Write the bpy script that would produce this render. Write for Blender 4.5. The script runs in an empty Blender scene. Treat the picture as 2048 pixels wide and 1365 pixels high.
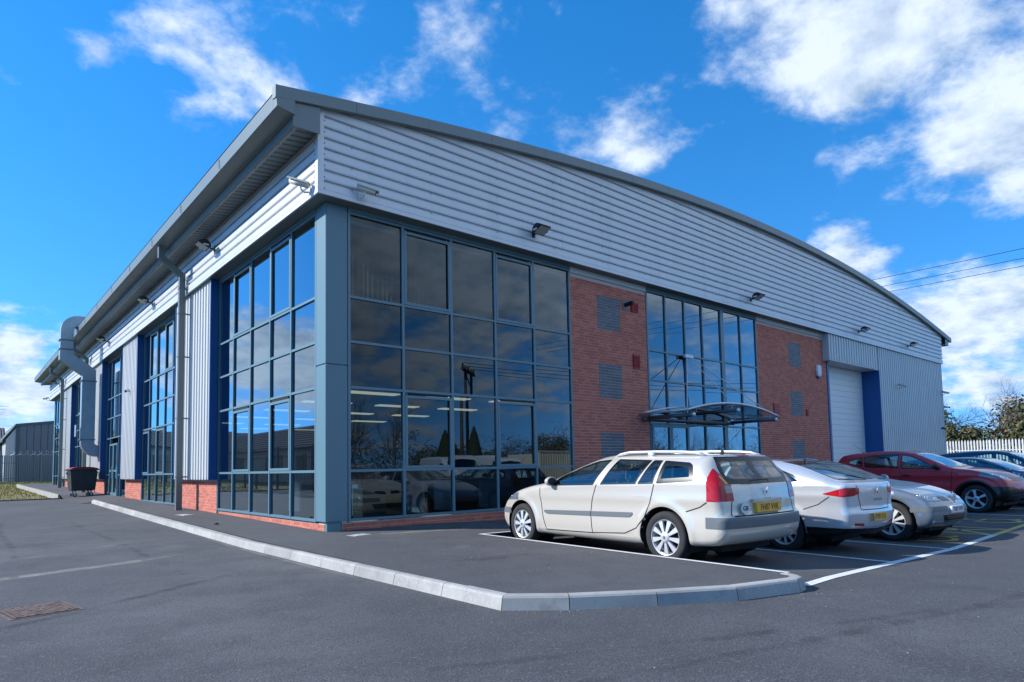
import bpy, bmesh, math, random
import numpy as np
from mathutils import Vector, Matrix

# ---------------------------------------------------------------- camera
random.seed(7); np.random.seed(7)
SC = bpy.context.scene
COL = SC.collection
R = math.radians
CAM = np.array([-5.1117, -11.0007, 1.1669])
YAW, PITCH, ROLL = 0.711857, 0.070064, -0.01949
FPX = 1295.648
_f = np.array([math.sin(YAW)*math.cos(PITCH), math.cos(YAW)*math.cos(PITCH), math.sin(PITCH)])
_r = np.array([math.cos(YAW), -math.sin(YAW), 0.0]); _u = np.cross(_r, _f)
_r2 = _r*math.cos(ROLL)+_u*math.sin(ROLL); _u2 = -_r*math.sin(ROLL)+_u*math.cos(ROLL)
cd = bpy.data.cameras.new('camera'); cam = bpy.data.objects.new('camera', cd); COL.objects.link(cam)
m = Matrix.Identity(4)
for i in range(3):
    m[i][0] = _r2[i]; m[i][1] = _u2[i]; m[i][2] = -_f[i]; m[i][3] = CAM[i]
cam.matrix_world = m
cd.sensor_width = 36.0; cd.lens = FPX/2048*36
cd.shift_x = 3.979/2048; cd.shift_y = 160.879/2048
cd.clip_start = 0.05; cd.clip_end = 5000
SC.camera = cam

# ---------------------------------------------------------------- world, sun, exposure
SUN_AZ, SUN_EL = R(37.5), R(33.5)          # azimuth measured from -X towards +Y
SUN = Vector((-math.cos(SUN_EL)*math.cos(SUN_AZ), math.cos(SUN_EL)*math.sin(SUN_AZ), math.sin(SUN_EL)))
W = bpy.data.worlds.new('World'); SC.world = W; W.cycles.sampling_method = 'MANUAL'; W.cycles.sample_map_resolution = 512; W.use_nodes = True
nt = W.node_tree; nt.nodes.clear()
def N(t, **kw):
    n = nt.nodes.new(t)
    for k, v in kw.items(): setattr(n, k, v)
    return n
def L(a, b): nt.links.new(a, b)
def M(op, a, b=None, c=None, clamp=False):
    n = N('ShaderNodeMath', operation=op); n.use_clamp = clamp
    for i, x in enumerate((a, b, c)):
        if x is None: continue
        if isinstance(x, (int, float)): n.inputs[i].default_value = x
        else: L(x, n.inputs[i])
    return n.outputs[0]
sky = N('ShaderNodeTexSky', sky_type='NISHITA'); sky.sun_disc = False
sky.sun_elevation = SUN_EL; sky.sun_rotation = math.atan2(SUN.x, SUN.y)
sky.air_density = 1.0; sky.dust_density = 0.0; sky.ozone_density = 3.0; sky.altitude = 100
hs = N('ShaderNodeHueSaturation'); hs.inputs['Saturation'].default_value = 1.35; hs.inputs['Value'].default_value = .72; hs.inputs['Hue'].default_value = .501
L(sky.outputs[0], hs.inputs['Color'])
tc = N('ShaderNodeTexCoord')
lk = N('ShaderNodeMapping'); L(tc.outputs['Generated'], lk.inputs['Vector']); lk.inputs['Location'].default_value = (0, 0, .20); lk.inputs['Scale'].default_value = (1, 1, .78)
L(lk.outputs[0], sky.inputs['Vector']) if 'Vector' in sky.inputs else None
sp = N('ShaderNodeSeparateXYZ'); L(tc.outputs['Generated'], sp.inputs[0])
DX, DY, DZ = sp.outputs
azim = M('ARCTAN2', DX, DY); elev = M('ARCSINE', DZ)
azim = M('SUBTRACT', azim, YAW)
def blob(a, e, sa, se, amp):
    x = M('DIVIDE', M('SUBTRACT', azim, R(a)), R(sa)); y = M('DIVIDE', M('SUBTRACT', elev, R(e)), R(se))
    q = M('ADD', M('MULTIPLY', x, x), M('MULTIPLY', y, y))
    return M('MULTIPLY', M('POWER', 2.718, M('MULTIPLY', q, -1.0)), amp)
# cloud banks of the photograph (degrees from the view axis)
BL = [(-27, 32.5, 6.5, 3.2, .80), (-22.5, 28.3, 5.2, 2.8, .85), (-17, 36, 12, 2.2, .42), (-13.5, 29.5, 2.2, 1.5, .60), (-4, 34.0, 5.2, 3.2, .72), (5, 29.5, 8, 3.2, .36), (12.2, 28, 3.2, 2.4, .72), (12.7, 25, 2.6, 1.6, .6), (7, 26.5, 3.4, 2.0, .50), (-33, 29.5, 2.6, 1.3, .45),
      (21, 32, 5, 3.4, .55), (31, 31, 8.5, 6.5, 1.1), (39, 22, 4.5, 5.5, 1.0), (27.5, 14.0, 4.8, 3.6, 1.10), (33, 10, 5, 2.4, .9), (41, 10.0, 7, 2.6, .95), (33, 17.5, 3, 1.6, -.4), (40, 15.5, 5, 1.6, -.55), (37, 4.5, 10, 2.4, .85),
      (-37.5, 8, 4.8, 4.0, 1.15), (-37, 3, 6, 2.4, .9), (-14, 15, 18, 9, -.45), (21, 20.5, 5, 2.4, -.40), (-33, 19, 7, 5, -.40),
      # banks mirrored in the glazing, left and behind; rear ones enlarged for fill light
      (-60, 9.5, 13, 5, 1.3), (-58, 23, 14, 5, -.4), (-100, 13, 26, 7, .7), (98, 26, 50, 22, 1.25), (60, 20, 16, 10, .5), (150, 24, 40, 20, 1.2), (-160, 40, 50, 20, .9)]
tot = None
for b in BL:
    o = blob(*b); tot = o if tot is None else M('ADD', tot, o)
mp = N('ShaderNodeVectorMath', operation='DIVIDE'); den = N('ShaderNodeCombineXYZ')
dd = M('ADD', M('MAXIMUM', DZ, 0.0), 0.35)
for i in range(3): L(dd, den.inputs[i])
L(tc.outputs['Generated'], mp.inputs[0]); L(den.outputs[0], mp.inputs[1])
def noise(scale, detail, rough, off=(0, 0, 0), dist=0.0):
    ad = N('ShaderNodeVectorMath', operation='ADD'); ad.inputs[1].default_value = off; L(mp.outputs[0], ad.inputs[0])
    n = N('ShaderNodeTexNoise'); n.inputs['Scale'].default_value = scale; n.inputs['Detail'].default_value = detail
    n.inputs['Roughness'].default_value = rough; n.inputs['Distortion'].default_value = dist
    L(ad.outputs[0], n.inputs['Vector']); return n.outputs['Fac']
n1 = noise(6.6, 12, 0.60, (3.1, 1.7, .4), .08); n2 = noise(1.6, 4, 0.5, (8, 2, 5))
dens = M('ADD', M('MULTIPLY', M('SUBTRACT', n1, 0.5), 2.9), M('MULTIPLY', M('SUBTRACT', n2, 0.5), 0.9))
dens = M('SUBTRACT', M('ADD', dens, tot), 0.36)
mr = N('ShaderNodeMapRange', interpolation_type='SMOOTHSTEP'); mr.inputs[1].default_value = 0.0; mr.inputs[2].default_value = 0.9; L(dens, mr.inputs[0])
mask = mr.outputs[0]
s = SUN*0.05
n3 = noise(6.6, 6, 0.56, (3.1+s.x, 1.7+s.y, .4+s.z), .08)
lit = M('ADD', M('MULTIPLY', M('SUBTRACT', n1, n3), 3.6), 0.78)
lit = M('SUBTRACT', lit, M('MULTIPLY', M('MAXIMUM', M('SUBTRACT', dens, .55), 0.0), .22))
lit = M('MINIMUM', M('MAXIMUM', lit, 0.0), 1.0)
cr = N('ShaderNodeMix', data_type='RGBA'); L(lit, cr.inputs['Factor'])
cr.inputs[6].default_value = (1.05, 1.45, 2.05, 1); cr.inputs[7].default_value = (2.3, 2.6, 3.05, 1)
mx = N('ShaderNodeMix', data_type='RGBA'); L(M('MULTIPLY', mask, .96), mx.inputs['Factor']); L(hs.outputs[0], mx.inputs[6]); L(cr.outputs[2], mx.inputs[7])
bg = N('ShaderNodeBackground'); bg.inputs['Strength'].default_value = 0.155; L(mx.outputs[2], bg.inputs['Color'])
wo = N('ShaderNodeOutputWorld'); L(bg.outputs[0], wo.inputs[0])
sl = bpy.data.lights.new('sun', 'SUN'); sl.energy = 2.55; sl.angle = R(0.53); sl.color = (1.0, .965, .91)
so = bpy.data.objects.new('sun', sl); COL.objects.link(so); so.rotation_euler = (-SUN).to_track_quat('-Z', 'Y').to_euler(); so.location = (-30, 25, 40)
SC.view_settings.view_transform = 'Standard'; SC.view_settings.look = 'None'; SC.view_settings.gamma = 1.0
SC.view_settings.exposure = 1.32
try: SC.view_settings.use_curve_mapping = False
except Exception: pass
SC.render.engine = 'CYCLES'; SC.cycles.max_bounces = 10; SC.cycles.transparent_max_bounces = 16
SC.cycles.use_denoising = True; SC.cycles.caustics_reflective = False; SC.cycles.caustics_refractive = False

# ---------------------------------------------------------------- helpers
def tag(o, label=None, cat=None, group=None, kind=None):
    if label: o['label'] = label
    if cat: o['category'] = cat
    if group: o['group'] = group
    if kind: o['kind'] = kind
    return o
def empty(name, loc=(0, 0, 0), rz=0.0, parent=None):
    o = bpy.data.objects.new(name, None); COL.objects.link(o); o.location = loc; o.rotation_euler = (0, 0, rz)
    o.empty_display_size = .2
    if parent: o.parent = parent
    return o
def link(name, me, parent=None, loc=None):
    o = bpy.data.objects.new(name, me); COL.objects.link(o)
    if parent: o.parent = parent
    if loc is not None: o.location = loc
    return o
def copy_tree(o, parent=None):
    c = o.copy(); COL.objects.link(c); c.parent = parent
    for ch in list(o.children): copy_tree(ch, c)
    return c
class MB:
    def __init__(s): s.v = []; s.f = []; s.m = []
    def quad(s, a, b, c, d, mi=0):
        n = len(s.v); s.v += [a, b, c, d]; s.f.append((n, n+1, n+2, n+3)); s.m.append(mi)
    def poly(s, pts, mi=0):
        n = len(s.v); s.v += list(pts); s.f.append(tuple(range(n, n+len(pts)))); s.m.append(mi)
    def box(s, x0, x1, y0, y1, z0, z1, mi=0):
        if x0 > x1: x0, x1 = x1, x0
        if y0 > y1: y0, y1 = y1, y0
        if z0 > z1: z0, z1 = z1, z0
        n = len(s.v)
        s.v += [(x0, y0, z0), (x1, y0, z0), (x1, y1, z0), (x0, y1, z0), (x0, y0, z1), (x1, y0, z1), (x1, y1, z1), (x0, y1, z1)]
        for f in ((0, 3, 2, 1), (4, 5, 6, 7), (0, 1, 5, 4), (1, 2, 6, 5), (2, 3, 7, 6), (3, 0, 4, 7)):
            s.f.append(tuple(n+i for i in f)); s.m.append(mi)
        return s
    def fbox(s, front, a0, a1, d0, d1, z0, z1, mi=0):      # a along the wall, d outwards
        return s.box(a0, a1, -d0, -d1, z0, z1, mi) if front else s.box(-d0, -d1, a0, a1, z0, z1, mi)
    def prism(s, pts, ax, t0, t1, mi=0):                     # 2D outline extruded along axis ax
        def P(a, b, t):
            return {0: (t, a, b), 1: (a, t, b), 2: (a, b, t)}[ax]
        n = len(s.v); k = len(pts)
        s.v += [P(a, b, t0) for a, b in pts]+[P(a, b, t1) for a, b in pts]
        s.f.append(tuple(range(n, n+k))); s.f.append(tuple(range(n+2*k-1, n+k-1, -1)))
        for i in range(k):
            j = (i+1) % k; s.f.append((n+i, n+k+i, n+k+j, n+j))
        s.m += [mi]*(k+2); return s
    def tube(s, pts, r, n=8, mi=0, cap=True, r1=None):
        pts = [Vector(p) for p in pts]; rings = []
        up = Vector((0, 0, 1))
        for i, p in enumerate(pts):
            d = (pts[min(i+1, len(pts)-1)]-pts[max(i-1, 0)]).normalized()
            u = d.cross(up)
            if u.length < 1e-3: u = d.cross(Vector((1, 0, 0)))
            u.normalize(); w = d.cross(u)
            rr = r if r1 is None else r+(r1-r)*i/max(1, len(pts)-1)
            b = len(s.v)
            for k in range(n):
                a = 2*math.pi*k/n; q = p+u*math.cos(a)*rr+w*math.sin(a)*rr; s.v.append(tuple(q))
            rings.append(b)
        for a, b in zip(rings[:-1], rings[1:]):
            for k in range(n):
                s.f.append((a+k, a+(k+1) % n, b+(k+1) % n, b+k)); s.m.append(mi)
        if cap:
            s.f.append(tuple(rings[0]+k for k in range(n-1, -1, -1))); s.f.append(tuple(rings[-1]+k for k in range(n))); s.m += [mi, mi]
        return s
    def sq(s, pts, hw, hd, mi=0):                            # rectangular duct through points in a plane of constant y
        pts = [Vector(p) for p in pts]; rings = []
        for i, p in enumerate(pts):
            a = (pts[i]-pts[i-1]).normalized() if i else None
            b = (pts[i+1]-pts[i]).normalized() if i < len(pts)-1 else None
            d = ((a or b)+(b or a)); d.normalize(); c = (a or b).dot(d)
            side = Vector((0, 1, 0)).cross(d); side.normalize(); k = 1/max(.3, c)
            o = len(s.v)
            for q, e in ((-1, -1), (1, -1), (1, 1), (-1, 1)):
                s.v.append(tuple(p+side*hw*k*q+Vector((0, 1, 0))*hd*e))
            rings.append(o)
        for a, b in zip(rings[:-1], rings[1:]):
            for k in range(4): s.f.append((a+k, a+(k+1) % 4, b+(k+1) % 4, b+k)); s.m.append(mi)
        s.f.append(tuple(rings[0]+k for k in (3, 2, 1, 0))); s.f.append(tuple(rings[-1]+k for k in range(4))); s.m += [mi, mi]
        return s
    def mesh(s, name, mats, smooth=False, fix=True, bevel=0):
        me = bpy.data.meshes.new(name); me.from_pydata([tuple(map(float, p)) for p in s.v], [], s.f)
        if not isinstance(mats, (list, tuple)): mats = [mats]
        for q in mats: me.materials.append(q)
        if len(mats) > 1: me.polygons.foreach_set('material_index', s.m)
        if fix or bevel:
            bm = bmesh.new(); bm.from_mesh(me)
            if bevel:
                bmesh.ops.remove_doubles(bm, verts=bm.verts, dist=1e-5)
                bmesh.ops.bevel(bm, geom=[e for e in bm.edges if len(e.link_faces) == 2 and e.calc_face_angle(0) > .5], offset=bevel, segments=2, affect='EDGES', clamp_overlap=True)
            bmesh.ops.recalc_face_normals(bm, faces=bm.faces); bm.to_mesh(me); bm.free()
        if smooth:
            me.polygons.foreach_set('use_smooth', [True]*len(me.polygons))
        me.update(); return me
    def build(s, name, mats, parent=None, smooth=False, fix=True, bevel=0, loc=None):
        return link(name, s.mesh(name, mats, smooth, fix, bevel), parent, loc)
def lathe(mb, prof, n=32, axis='x', mi=0):                    # prof (r, t) revolved about the axis
    b = len(mb.v); k = len(prof)
    for i in range(n):
        a = 2*math.pi*i/n; c, s_ = math.cos(a), math.sin(a)
        for r, t in prof:
            mb.v.append((t, r*c, r*s_) if axis == 'x' else ((r*c, t, r*s_) if axis == 'y' else (r*c, r*s_, t)))
    for i in range(n):
        j = (i+1) % n
        for q in range(k-1):
            mb.f.append((b+i*k+q, b+j*k+q, b+j*k+q+1, b+i*k+q+1)); mb.m.append(mi)
    return mb
def text_mesh(body, size, mat, name, parent=None, loc=(0, 0, 0), rot=(0, 0, 0), extrude=0.0015, sx=1.0, spacing=1.0, bold=0.0):
    cu = bpy.data.curves.new(name, 'FONT'); cu.body = body; cu.size = size; cu.align_x = 'CENTER'; cu.align_y = 'CENTER'
    cu.extrude = extrude; cu.space_character = spacing; cu.resolution_u = 3; cu.offset = bold
    t = bpy.data.objects.new(name+'_src', cu); COL.objects.link(t)
    dg = bpy.context.evaluated_depsgraph_get(); dg.update()
    me = bpy.data.meshes.new_from_object(t.evaluated_get(dg)); bpy.data.objects.remove(t); bpy.data.curves.remove(cu)
    me.materials.clear(); me.materials.append(mat); me.name = name
    o = link(name, me, parent, loc); o.rotation_euler = rot; o.scale = (sx, 1, 1); return o
def gz(x, y):                                                 # the yard: falls a little to the right, rises to the rear
    return -.07-.13*min(1, max(0, (x-2.0)/4.4))+.0125*max(0.0, min(y, 200.0))

# ---------------------------------------------------------------- materials
def mat(name, col, rough=.6, metal=0.0, spec=.5, coat=0.0, noise=None, bump=None, emit=None, coatr=.03):
    q = bpy.data.materials.new(name); q.use_nodes = True; t = q.node_tree; p = t.nodes['Principled BSDF']
    p.inputs['Base Color'].default_value = (*col, 1); p.inputs['Roughness'].default_value = rough; p.inputs['Metallic'].default_value = metal
    p.inputs['Specular IOR Level'].default_value = spec; p.inputs['Coat Weight'].default_value = coat; p.inputs['Coat Roughness'].default_value = coatr
    if emit: p.inputs['Emission Color'].default_value = (*emit[0], 1); p.inputs['Emission Strength'].default_value = emit[1]
    if noise or bump:
        tcn = t.nodes.new('ShaderNodeTexCoord')
        geo = t.nodes.new('ShaderNodeNewGeometry')
    if noise:                                                 # [(scale, detail, colour2, lo, hi), ...] layered variation, world space
        prev = None
        for lay in noise:
            sc_, det, c2, lo, hi = lay[:5]
            n = t.nodes.new('ShaderNodeTexNoise'); n.inputs['Scale'].default_value = sc_; n.inputs['Detail'].default_value = det; n.inputs['Roughness'].default_value = .6
            if len(lay) > 5:
                mpn = t.nodes.new('ShaderNodeMapping'); mpn.inputs['Scale'].default_value = lay[5]; t.links.new(geo.outputs['Position'], mpn.inputs['Vector']); t.links.new(mpn.outputs[0], n.inputs['Vector'])
            else: t.links.new(geo.outputs['Position'], n.inputs['Vector'])
            r_ = t.nodes.new('ShaderNodeMapRange'); r_.inputs[1].default_value = lo; r_.inputs[2].default_value = hi; t.links.new(n.outputs['Fac'], r_.inputs[0])
            x = t.nodes.new('ShaderNodeMix'); x.data_type = 'RGBA'; t.links.new(r_.outputs[0], x.inputs['Factor'])
            if prev is None: x.inputs[6].default_value = (*col, 1)
            else: t.links.new(prev, x.inputs[6])
            x.inputs[7].default_value = (*c2, 1); prev = x.outputs[2]
        t.links.new(prev, p.inputs['Base Color'])
    if bump:
        sc_, st, dist = bump
        n = t.nodes.new('ShaderNodeTexNoise'); n.inputs['Scale'].default_value = sc_; n.inputs['Detail'].default_value = 3
        t.links.new(geo.outputs['Position'], n.inputs['Vector'])
        b = t.nodes.new('ShaderNodeBump'); b.inputs['Strength'].default_value = st; b.inputs['Distance'].default_value = dist
        t.links.new(n.outputs['Fac'], b.inputs['Height']); t.links.new(b.outputs[0], p.inputs['Normal'])
    return q
def glass(name, tint, base=.04, rough=0.0, gloss=(1, 1, 1), curve=4.5):
    q = bpy.data.materials.new(name); q.use_nodes = True; t = q.node_tree; t.nodes.clear()
    tr = t.nodes.new('ShaderNodeBsdfTransparent'); tr.inputs[0].default_value = (*tint, 1)
    gl = t.nodes.new('ShaderNodeBsdfGlossy'); gl.inputs['Color'].default_value = (*gloss, 1); gl.inputs['Roughness'].default_value = rough
    lw = t.nodes.new('ShaderNodeLayerWeight'); lw.inputs['Blend'].default_value = .5; fr = t.nodes.new('ShaderNodeMath'); fr.operation = 'POWER'; fr.inputs[1].default_value = curve; t.links.new(lw.outputs['Facing'], fr.inputs[0])
    mr = t.nodes.new('ShaderNodeMapRange'); mr.inputs[1].default_value = .0; mr.inputs[2].default_value = 0.9; mr.inputs[3].default_value = base; mr.inputs[4].default_value = 1.0
    t.links.new(fr.outputs[0], mr.inputs[0])
    mx_ = t.nodes.new('ShaderNodeMixShader'); o = t.nodes.new('ShaderNodeOutputMaterial')
    t.links.new(mr.outputs[0], mx_.inputs[0]); t.links.new(tr.outputs[0], mx_.inputs[1]); t.links.new(gl.outputs[0], mx_.inputs[2]); t.links.new(mx_.outputs[0], o.inputs[0])
    return q
def paint(name, col, metal=.35, rough=.32, coat=1.0):
    return mat(name, col, rough, metal, .5, coat)
asphalt = mat('asphalt', (.074, .076, .080), .84, noise=[(.18, 5, (.112, .112, .113), .44, .64), (.55, 6, (.050, .052, .056), .52, .68), (1.7, 7, (.055, .057, .061), .45, .75), (38, 3, (.135, .136, .137), .54, .74), (66, 2, (.036, .036, .039), .53, .70)], bump=(70, .8, .009))
footway_m = mat('footway_asphalt', (.072, .073, .077), .86, noise=[(.45, 6, (.094, .094, .097), .4, .7), (2.4, 7, (.062, .061, .066), .45, .7), (46, 3, (.13, .13, .131), .55, .75), (80, 2, (.036, .036, .038), .53, .70)], bump=(80, .7, .008))
concrete = mat('kerb_concrete', (.40, .39, .365), .85, noise=[(1.3, 6, (.30, .29, .27), .45, .7), (4, 6, (.27, .26, .235), .5, .75), (30, 4, (.46, .45, .43), .5, .75)], bump=(60, .25, .004))
joint = mat('kerb_mortar', (.20, .19, .18), .9)
whiteline = mat('white_road_paint', (.70, .70, .68), .7, noise=[(18, 6, (.42, .42, .41), .52, .75)])
yellowline = mat('yellow_road_paint', (.64, .44, .09), .7, noise=[(18, 6, (.36, .26, .08), .55, .8)])
sand = mat('sand_dust', (.30, .26, .20), .95)
reds = [mat('red_brick_%d' % i, c, .85, noise=[(9, 4, tuple(k*.78 for k in c), .45, .75)], bump=(70, .3, .003)) for i, c in enumerate([(.60, .180, .115), (.56, .160, .105), (.64, .205, .135), (.50, .145, .10)])]
greyb = [mat('blue_brick_%d' % i, c, .6, noise=[(9, 4, tuple(k*.75 for k in c), .45, .75)], bump=(70, .25, .003)) for i, c in enumerate([(.13, .145, .165), (.15, .17, .19), (.11, .125, .145)])]
mortar = mat('mortar', (.62, .53, .48), .95, bump=(60, .3, .004))
frame_m = mat('blue_grey_frame', (.115, .215, .26), .42, .0, .5)
post_m = mat('blue_grey_post', (.11, .215, .26), .45, noise=[(1.4, 5, (.125, .215, .255), .45, .8, (1, 1, .2))])
silver = mat('silver_cladding', (.66, .68, .70), .40, .15, .5, noise=[(.25, 3, (.62, .645, .67), .3, .8), (2.2, 5, (.54, .56, .575), .52, .85, (1, 1, .12))])
corr_m = mat('light_grey_cladding', (.60, .605, .595), .45, .05, .5, noise=[(.3, 3, (.56, .565, .56), .3, .8), (2.2, 5, (.50, .50, .485), .52, .85, (1, 1, .10))])
fascia_m = mat('grey_fascia', (.185, .225, .225), .42, .1)
soffit_m = mat('dark_soffit', (.155, .19, .19), .5)
blue_m = mat('bright_blue_panel', (.003, .085, .27), .4)
pipe_m = mat('grey_green_pipe', (.13, .165, .165), .42)
galv = mat('galvanised_duct', (.36, .44, .48), .42, .55, .5, noise=[(2.5, 4, (.29, .36, .40), .35, .7)])
door_w = mat('white_door', (.82, .81, .78), .45)
dark = mat('dark_plastic', (.018, .019, .021), .5)
blackm = mat('matt_black', (.006, .006, .007), .8)
rubber = mat('tyre_rubber', (.020, .020, .021), .82, noise=[(6, 4, (.034, .033, .032), .4, .75)])
alloy = mat('silver_alloy', (.60, .61, .62), .42, .35)
chrome = mat('chrome', (.75, .76, .78), .1, 1.0)
steel = mat('galvanised_steel', (.66, .69, .70), .45, .2)
darksteel = mat('dull_steel', (.16, .185, .21), .55, .3)
cream = mat('cream_plastic', (.62, .58, .48), .5)
whitep = mat('white_plastic', (.72, .72, .70), .45)
redv = mat('red_vent', (.42, .03, .03), .5)
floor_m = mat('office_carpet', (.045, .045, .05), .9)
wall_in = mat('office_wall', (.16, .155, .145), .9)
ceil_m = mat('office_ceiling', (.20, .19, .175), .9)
blind_m = mat('blind_fabric', (.30, .24, .17), .8)
lamp_m = mat('ceiling_light', (.9, .85, .7), .5, emit=((1.0, .80, .52), .45))
terracotta = mat('terracotta', (.42, .13, .065), .8)
win_g = glass('tinted_window_glass', (.24, .34, .39), .040, 0.0, (.74, .89, 1.0), 2.1)
span_g = glass('dark_spandrel_glass', (.04, .06, .075), .040, 0.0, (.74, .89, 1.0), 2.1)
car_g = glass('car_glass', (.68, .86, .85), .13)
clear_g = glass('clear_polycarbonate', (.80, .82, .84), .06, .02)
rust = mat('rusty_iron', (.17, .115, .095), .8, .2, noise=[(12, 5, (.12, .08, .065), .4, .7), (50, 3, (.30, .19, .15), .55, .8)], bump=(60, .5, .004))
lens = mat('floodlight_lens', (.55, .58, .58), .15, .3)

# ---------------------------------------------------------------- ground
def sheet(name, poly_fn, xs, ys, mats, z=0.0, parent=None, keep=None):
    mb = MB(); idx = {}
    for i, x in enumerate(xs):
        for j, y in enumerate(ys):
            idx[i, j] = len(mb.v); mb.v.append((x, y, poly_fn(x, y)+z))
    for i in range(len(xs)-1):
        for j in range(len(ys)-1):
            if keep and not keep((xs[i]+xs[i+1])/2, (ys[j]+ys[j+1])/2): continue
            mb.f.append((idx[i, j], idx[i+1, j], idx[i+1, j+1], idx[i, j+1])); mb.m.append(0)
    return mb.build(name, mats, parent, fix=False)
earth = mat('rough_grass_ground', (.17, .155, .045), .95, noise=[(.12, 4, (.22, .17, .07), .42, .62), (.9, 6, (.11, .14, .035), .45, .68), (7, 5, (.24, .19, .09), .55, .8)], bump=(9, .6, .05))
xs = [-900, -120, -40, -12, -4, 0, 2, 4.2, 6.4, 20, 40, 60, 120, 900]; ys = [-900, -120, -40, -8, 0, 10, 22, 40, 62, 80, 120, 200, 900]
tag(sheet('ground', lambda x, y: gz(x, y)-.10-(.12 if -1.7 < x < 46 and y < 41 else 0), xs, ys, earth), kind='structure')
road = sheet('road', gz, [-34, -8, -5, -1.7, -.5, .6, 2, 3.1, 4.2, 5.3, 6.4, 12, 20, 45.6], [-42, -24, -12, -9, -7.5, -5, -2, 0, 3, 6, 10, 14, 18, 21.6], asphalt)
tag(road, kind='structure')
def fz(x, y): return gz(x, 0)+.14-.003*max(0, -y)+.0125*max(0, y)
def strip(mb, pts, w, fn, dz=.005, mi=0):
    # flat painted strip along a polyline, following the surface fn
    P = []
    for a, b in zip(pts[:-1], pts[1:]):
        n = max(1, int(math.hypot(b[0]-a[0], b[1]-a[1])/.6))
        P += [(a[0]+(b[0]-a[0])*k/n, a[1]+(b[1]-a[1])*k/n) for k in range(n)]
    P.append(pts[-1]); E = []
    for i, p in enumerate(P):
        a, b = P[max(0, i-1)], P[min(len(P)-1, i+1)]; dx, dy = b[0]-a[0], b[1]-a[1]; l = math.hypot(dx, dy) or 1
        nx, ny = -dy/l*w/2, dx/l*w/2
        E.append(((p[0]+nx, p[1]+ny), (p[0]-nx, p[1]-ny)))
    for (a, b), (c, d) in zip(E[:-1], E[1:]):
        mb.quad(*[(q[0], q[1], fn(*q)+dz) for q in (b, d, c, a)], mi)
    return mb
# footway: island and strip round the building
KL = [(-1.20, 17.0), (-1.36, 8.0), (-1.46, 0.0), (-1.48, -3.0), (-1.475, -6.62)]
KF = [(-1.475, -6.62), (-1.05, -7.03), (-.40, -7.47), (.27, -7.85), (1.02, -8.06), (1.20, -8.03), (1.30, -7.93), (1.34, -7.80)]
fw = MB()
def rowpts(y):
    xl = np.interp(-y, [-p[1] for p in KL], [p[0] for p in KL])+.11
    return xl
ysr = [17, 13, 9, 5, 2, 0]
for a, b in zip(ysr[:-1], ysr[1:]):
    for t in range(3):
        def X(y, t): return rowpts(y)+(.6-rowpts(y))*t/3
        fw.quad(*[(x, y, fz(min(x, 0), y)) for x, y in ((X(b, t), b), (X(b, t+1), b), (X(a, t+1), a), (X(a, t), a))])
LN1 = [(1.62, -2.41), (1.36, -7.80)]
lowl = [(-1.365, -6.58), (-.98, -6.95), (-.34, -7.37), (.31, -7.74), (1.0, -7.94), (1.20, -7.93), (1.36, -7.80)]
top_y = [0, -1.2, -2.41, -3.5, -4.6, -5.6, -6.55]
def rx(y): return 1.62+(1.36-1.62)*min(1, max(0, (-2.41-y)/(7.80-2.41)))
for a, b in zip(top_y[:-1], top_y[1:]):
    for t in range(4):
        def X(y, t):
            l = -1.37; r = rx(y); return l+(r-l)*t/4
        fw.quad(*[(x, y, fz(x, y)) for x, y in ((X(b, t), b), (X(b, t+1), b), (X(a, t+1), a), (X(a, t), a))])
yb = -6.55
tops = [(-1.37+(rx(yb)+1.37)*t/(len(lowl)-1), yb) for t in range(len(lowl))]
for i in range(len(lowl)-1):
    fw.quad(*[(x, y, fz(x, y)) for x, y in (lowl[i], lowl[i+1], tops[i+1], tops[i])])
for a, b in zip([1.62, 2, 3, 4.2, 5.3, 6.4, 12, 20.9], [2, 3, 4.2, 5.3, 6.4, 12, 20.9, 20.95]):
    fw.quad((a, -2.41, fz(a, -2.41)), (b, -2.41, fz(b, -2.41)), (b, .5, fz(b, 0)), (a, .5, fz(a, 0)))
    fw.quad((a, -2.41, gz(a, 0)-.1), (b, -2.41, gz(b, 0)-.1), (b, -2.41, fz(b, -2.41)), (a, -2.41, fz(a, -2.41)))
for i in range(12):
    t0, t1 = i/12, (i+1)/12
    p = [(LN1[0][0]+(LN1[1][0]-LN1[0][0])*t, LN1[0][1]+(LN1[1][1]-LN1[0][1])*t) for t in (t0, t1)]
    fw.quad((*p[0], gz(*p[0])-.1), (*p[0], fz(*p[0])), (*p[1], fz(*p[1])), (*p[1], gz(*p[1])-.1))
fo = fw.build('footway', footway_m, fix=False); tag(fo, kind='structure')
mb = MB(); strip(mb, [(LN1[0][0]-.035, LN1[0][1]), (LN1[1][0]-.04, LN1[1][1])], .07, fz); mb.build('painted_line', whiteline, fo, fix=False)  # stands for the sunlit top of the edging, its brightness put into white
mb = MB(); strip(mb, [(1.62, -2.45), (3.6, -2.45)], .07, fz); mb.build('painted_line', whiteline, fo, fix=False)
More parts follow.
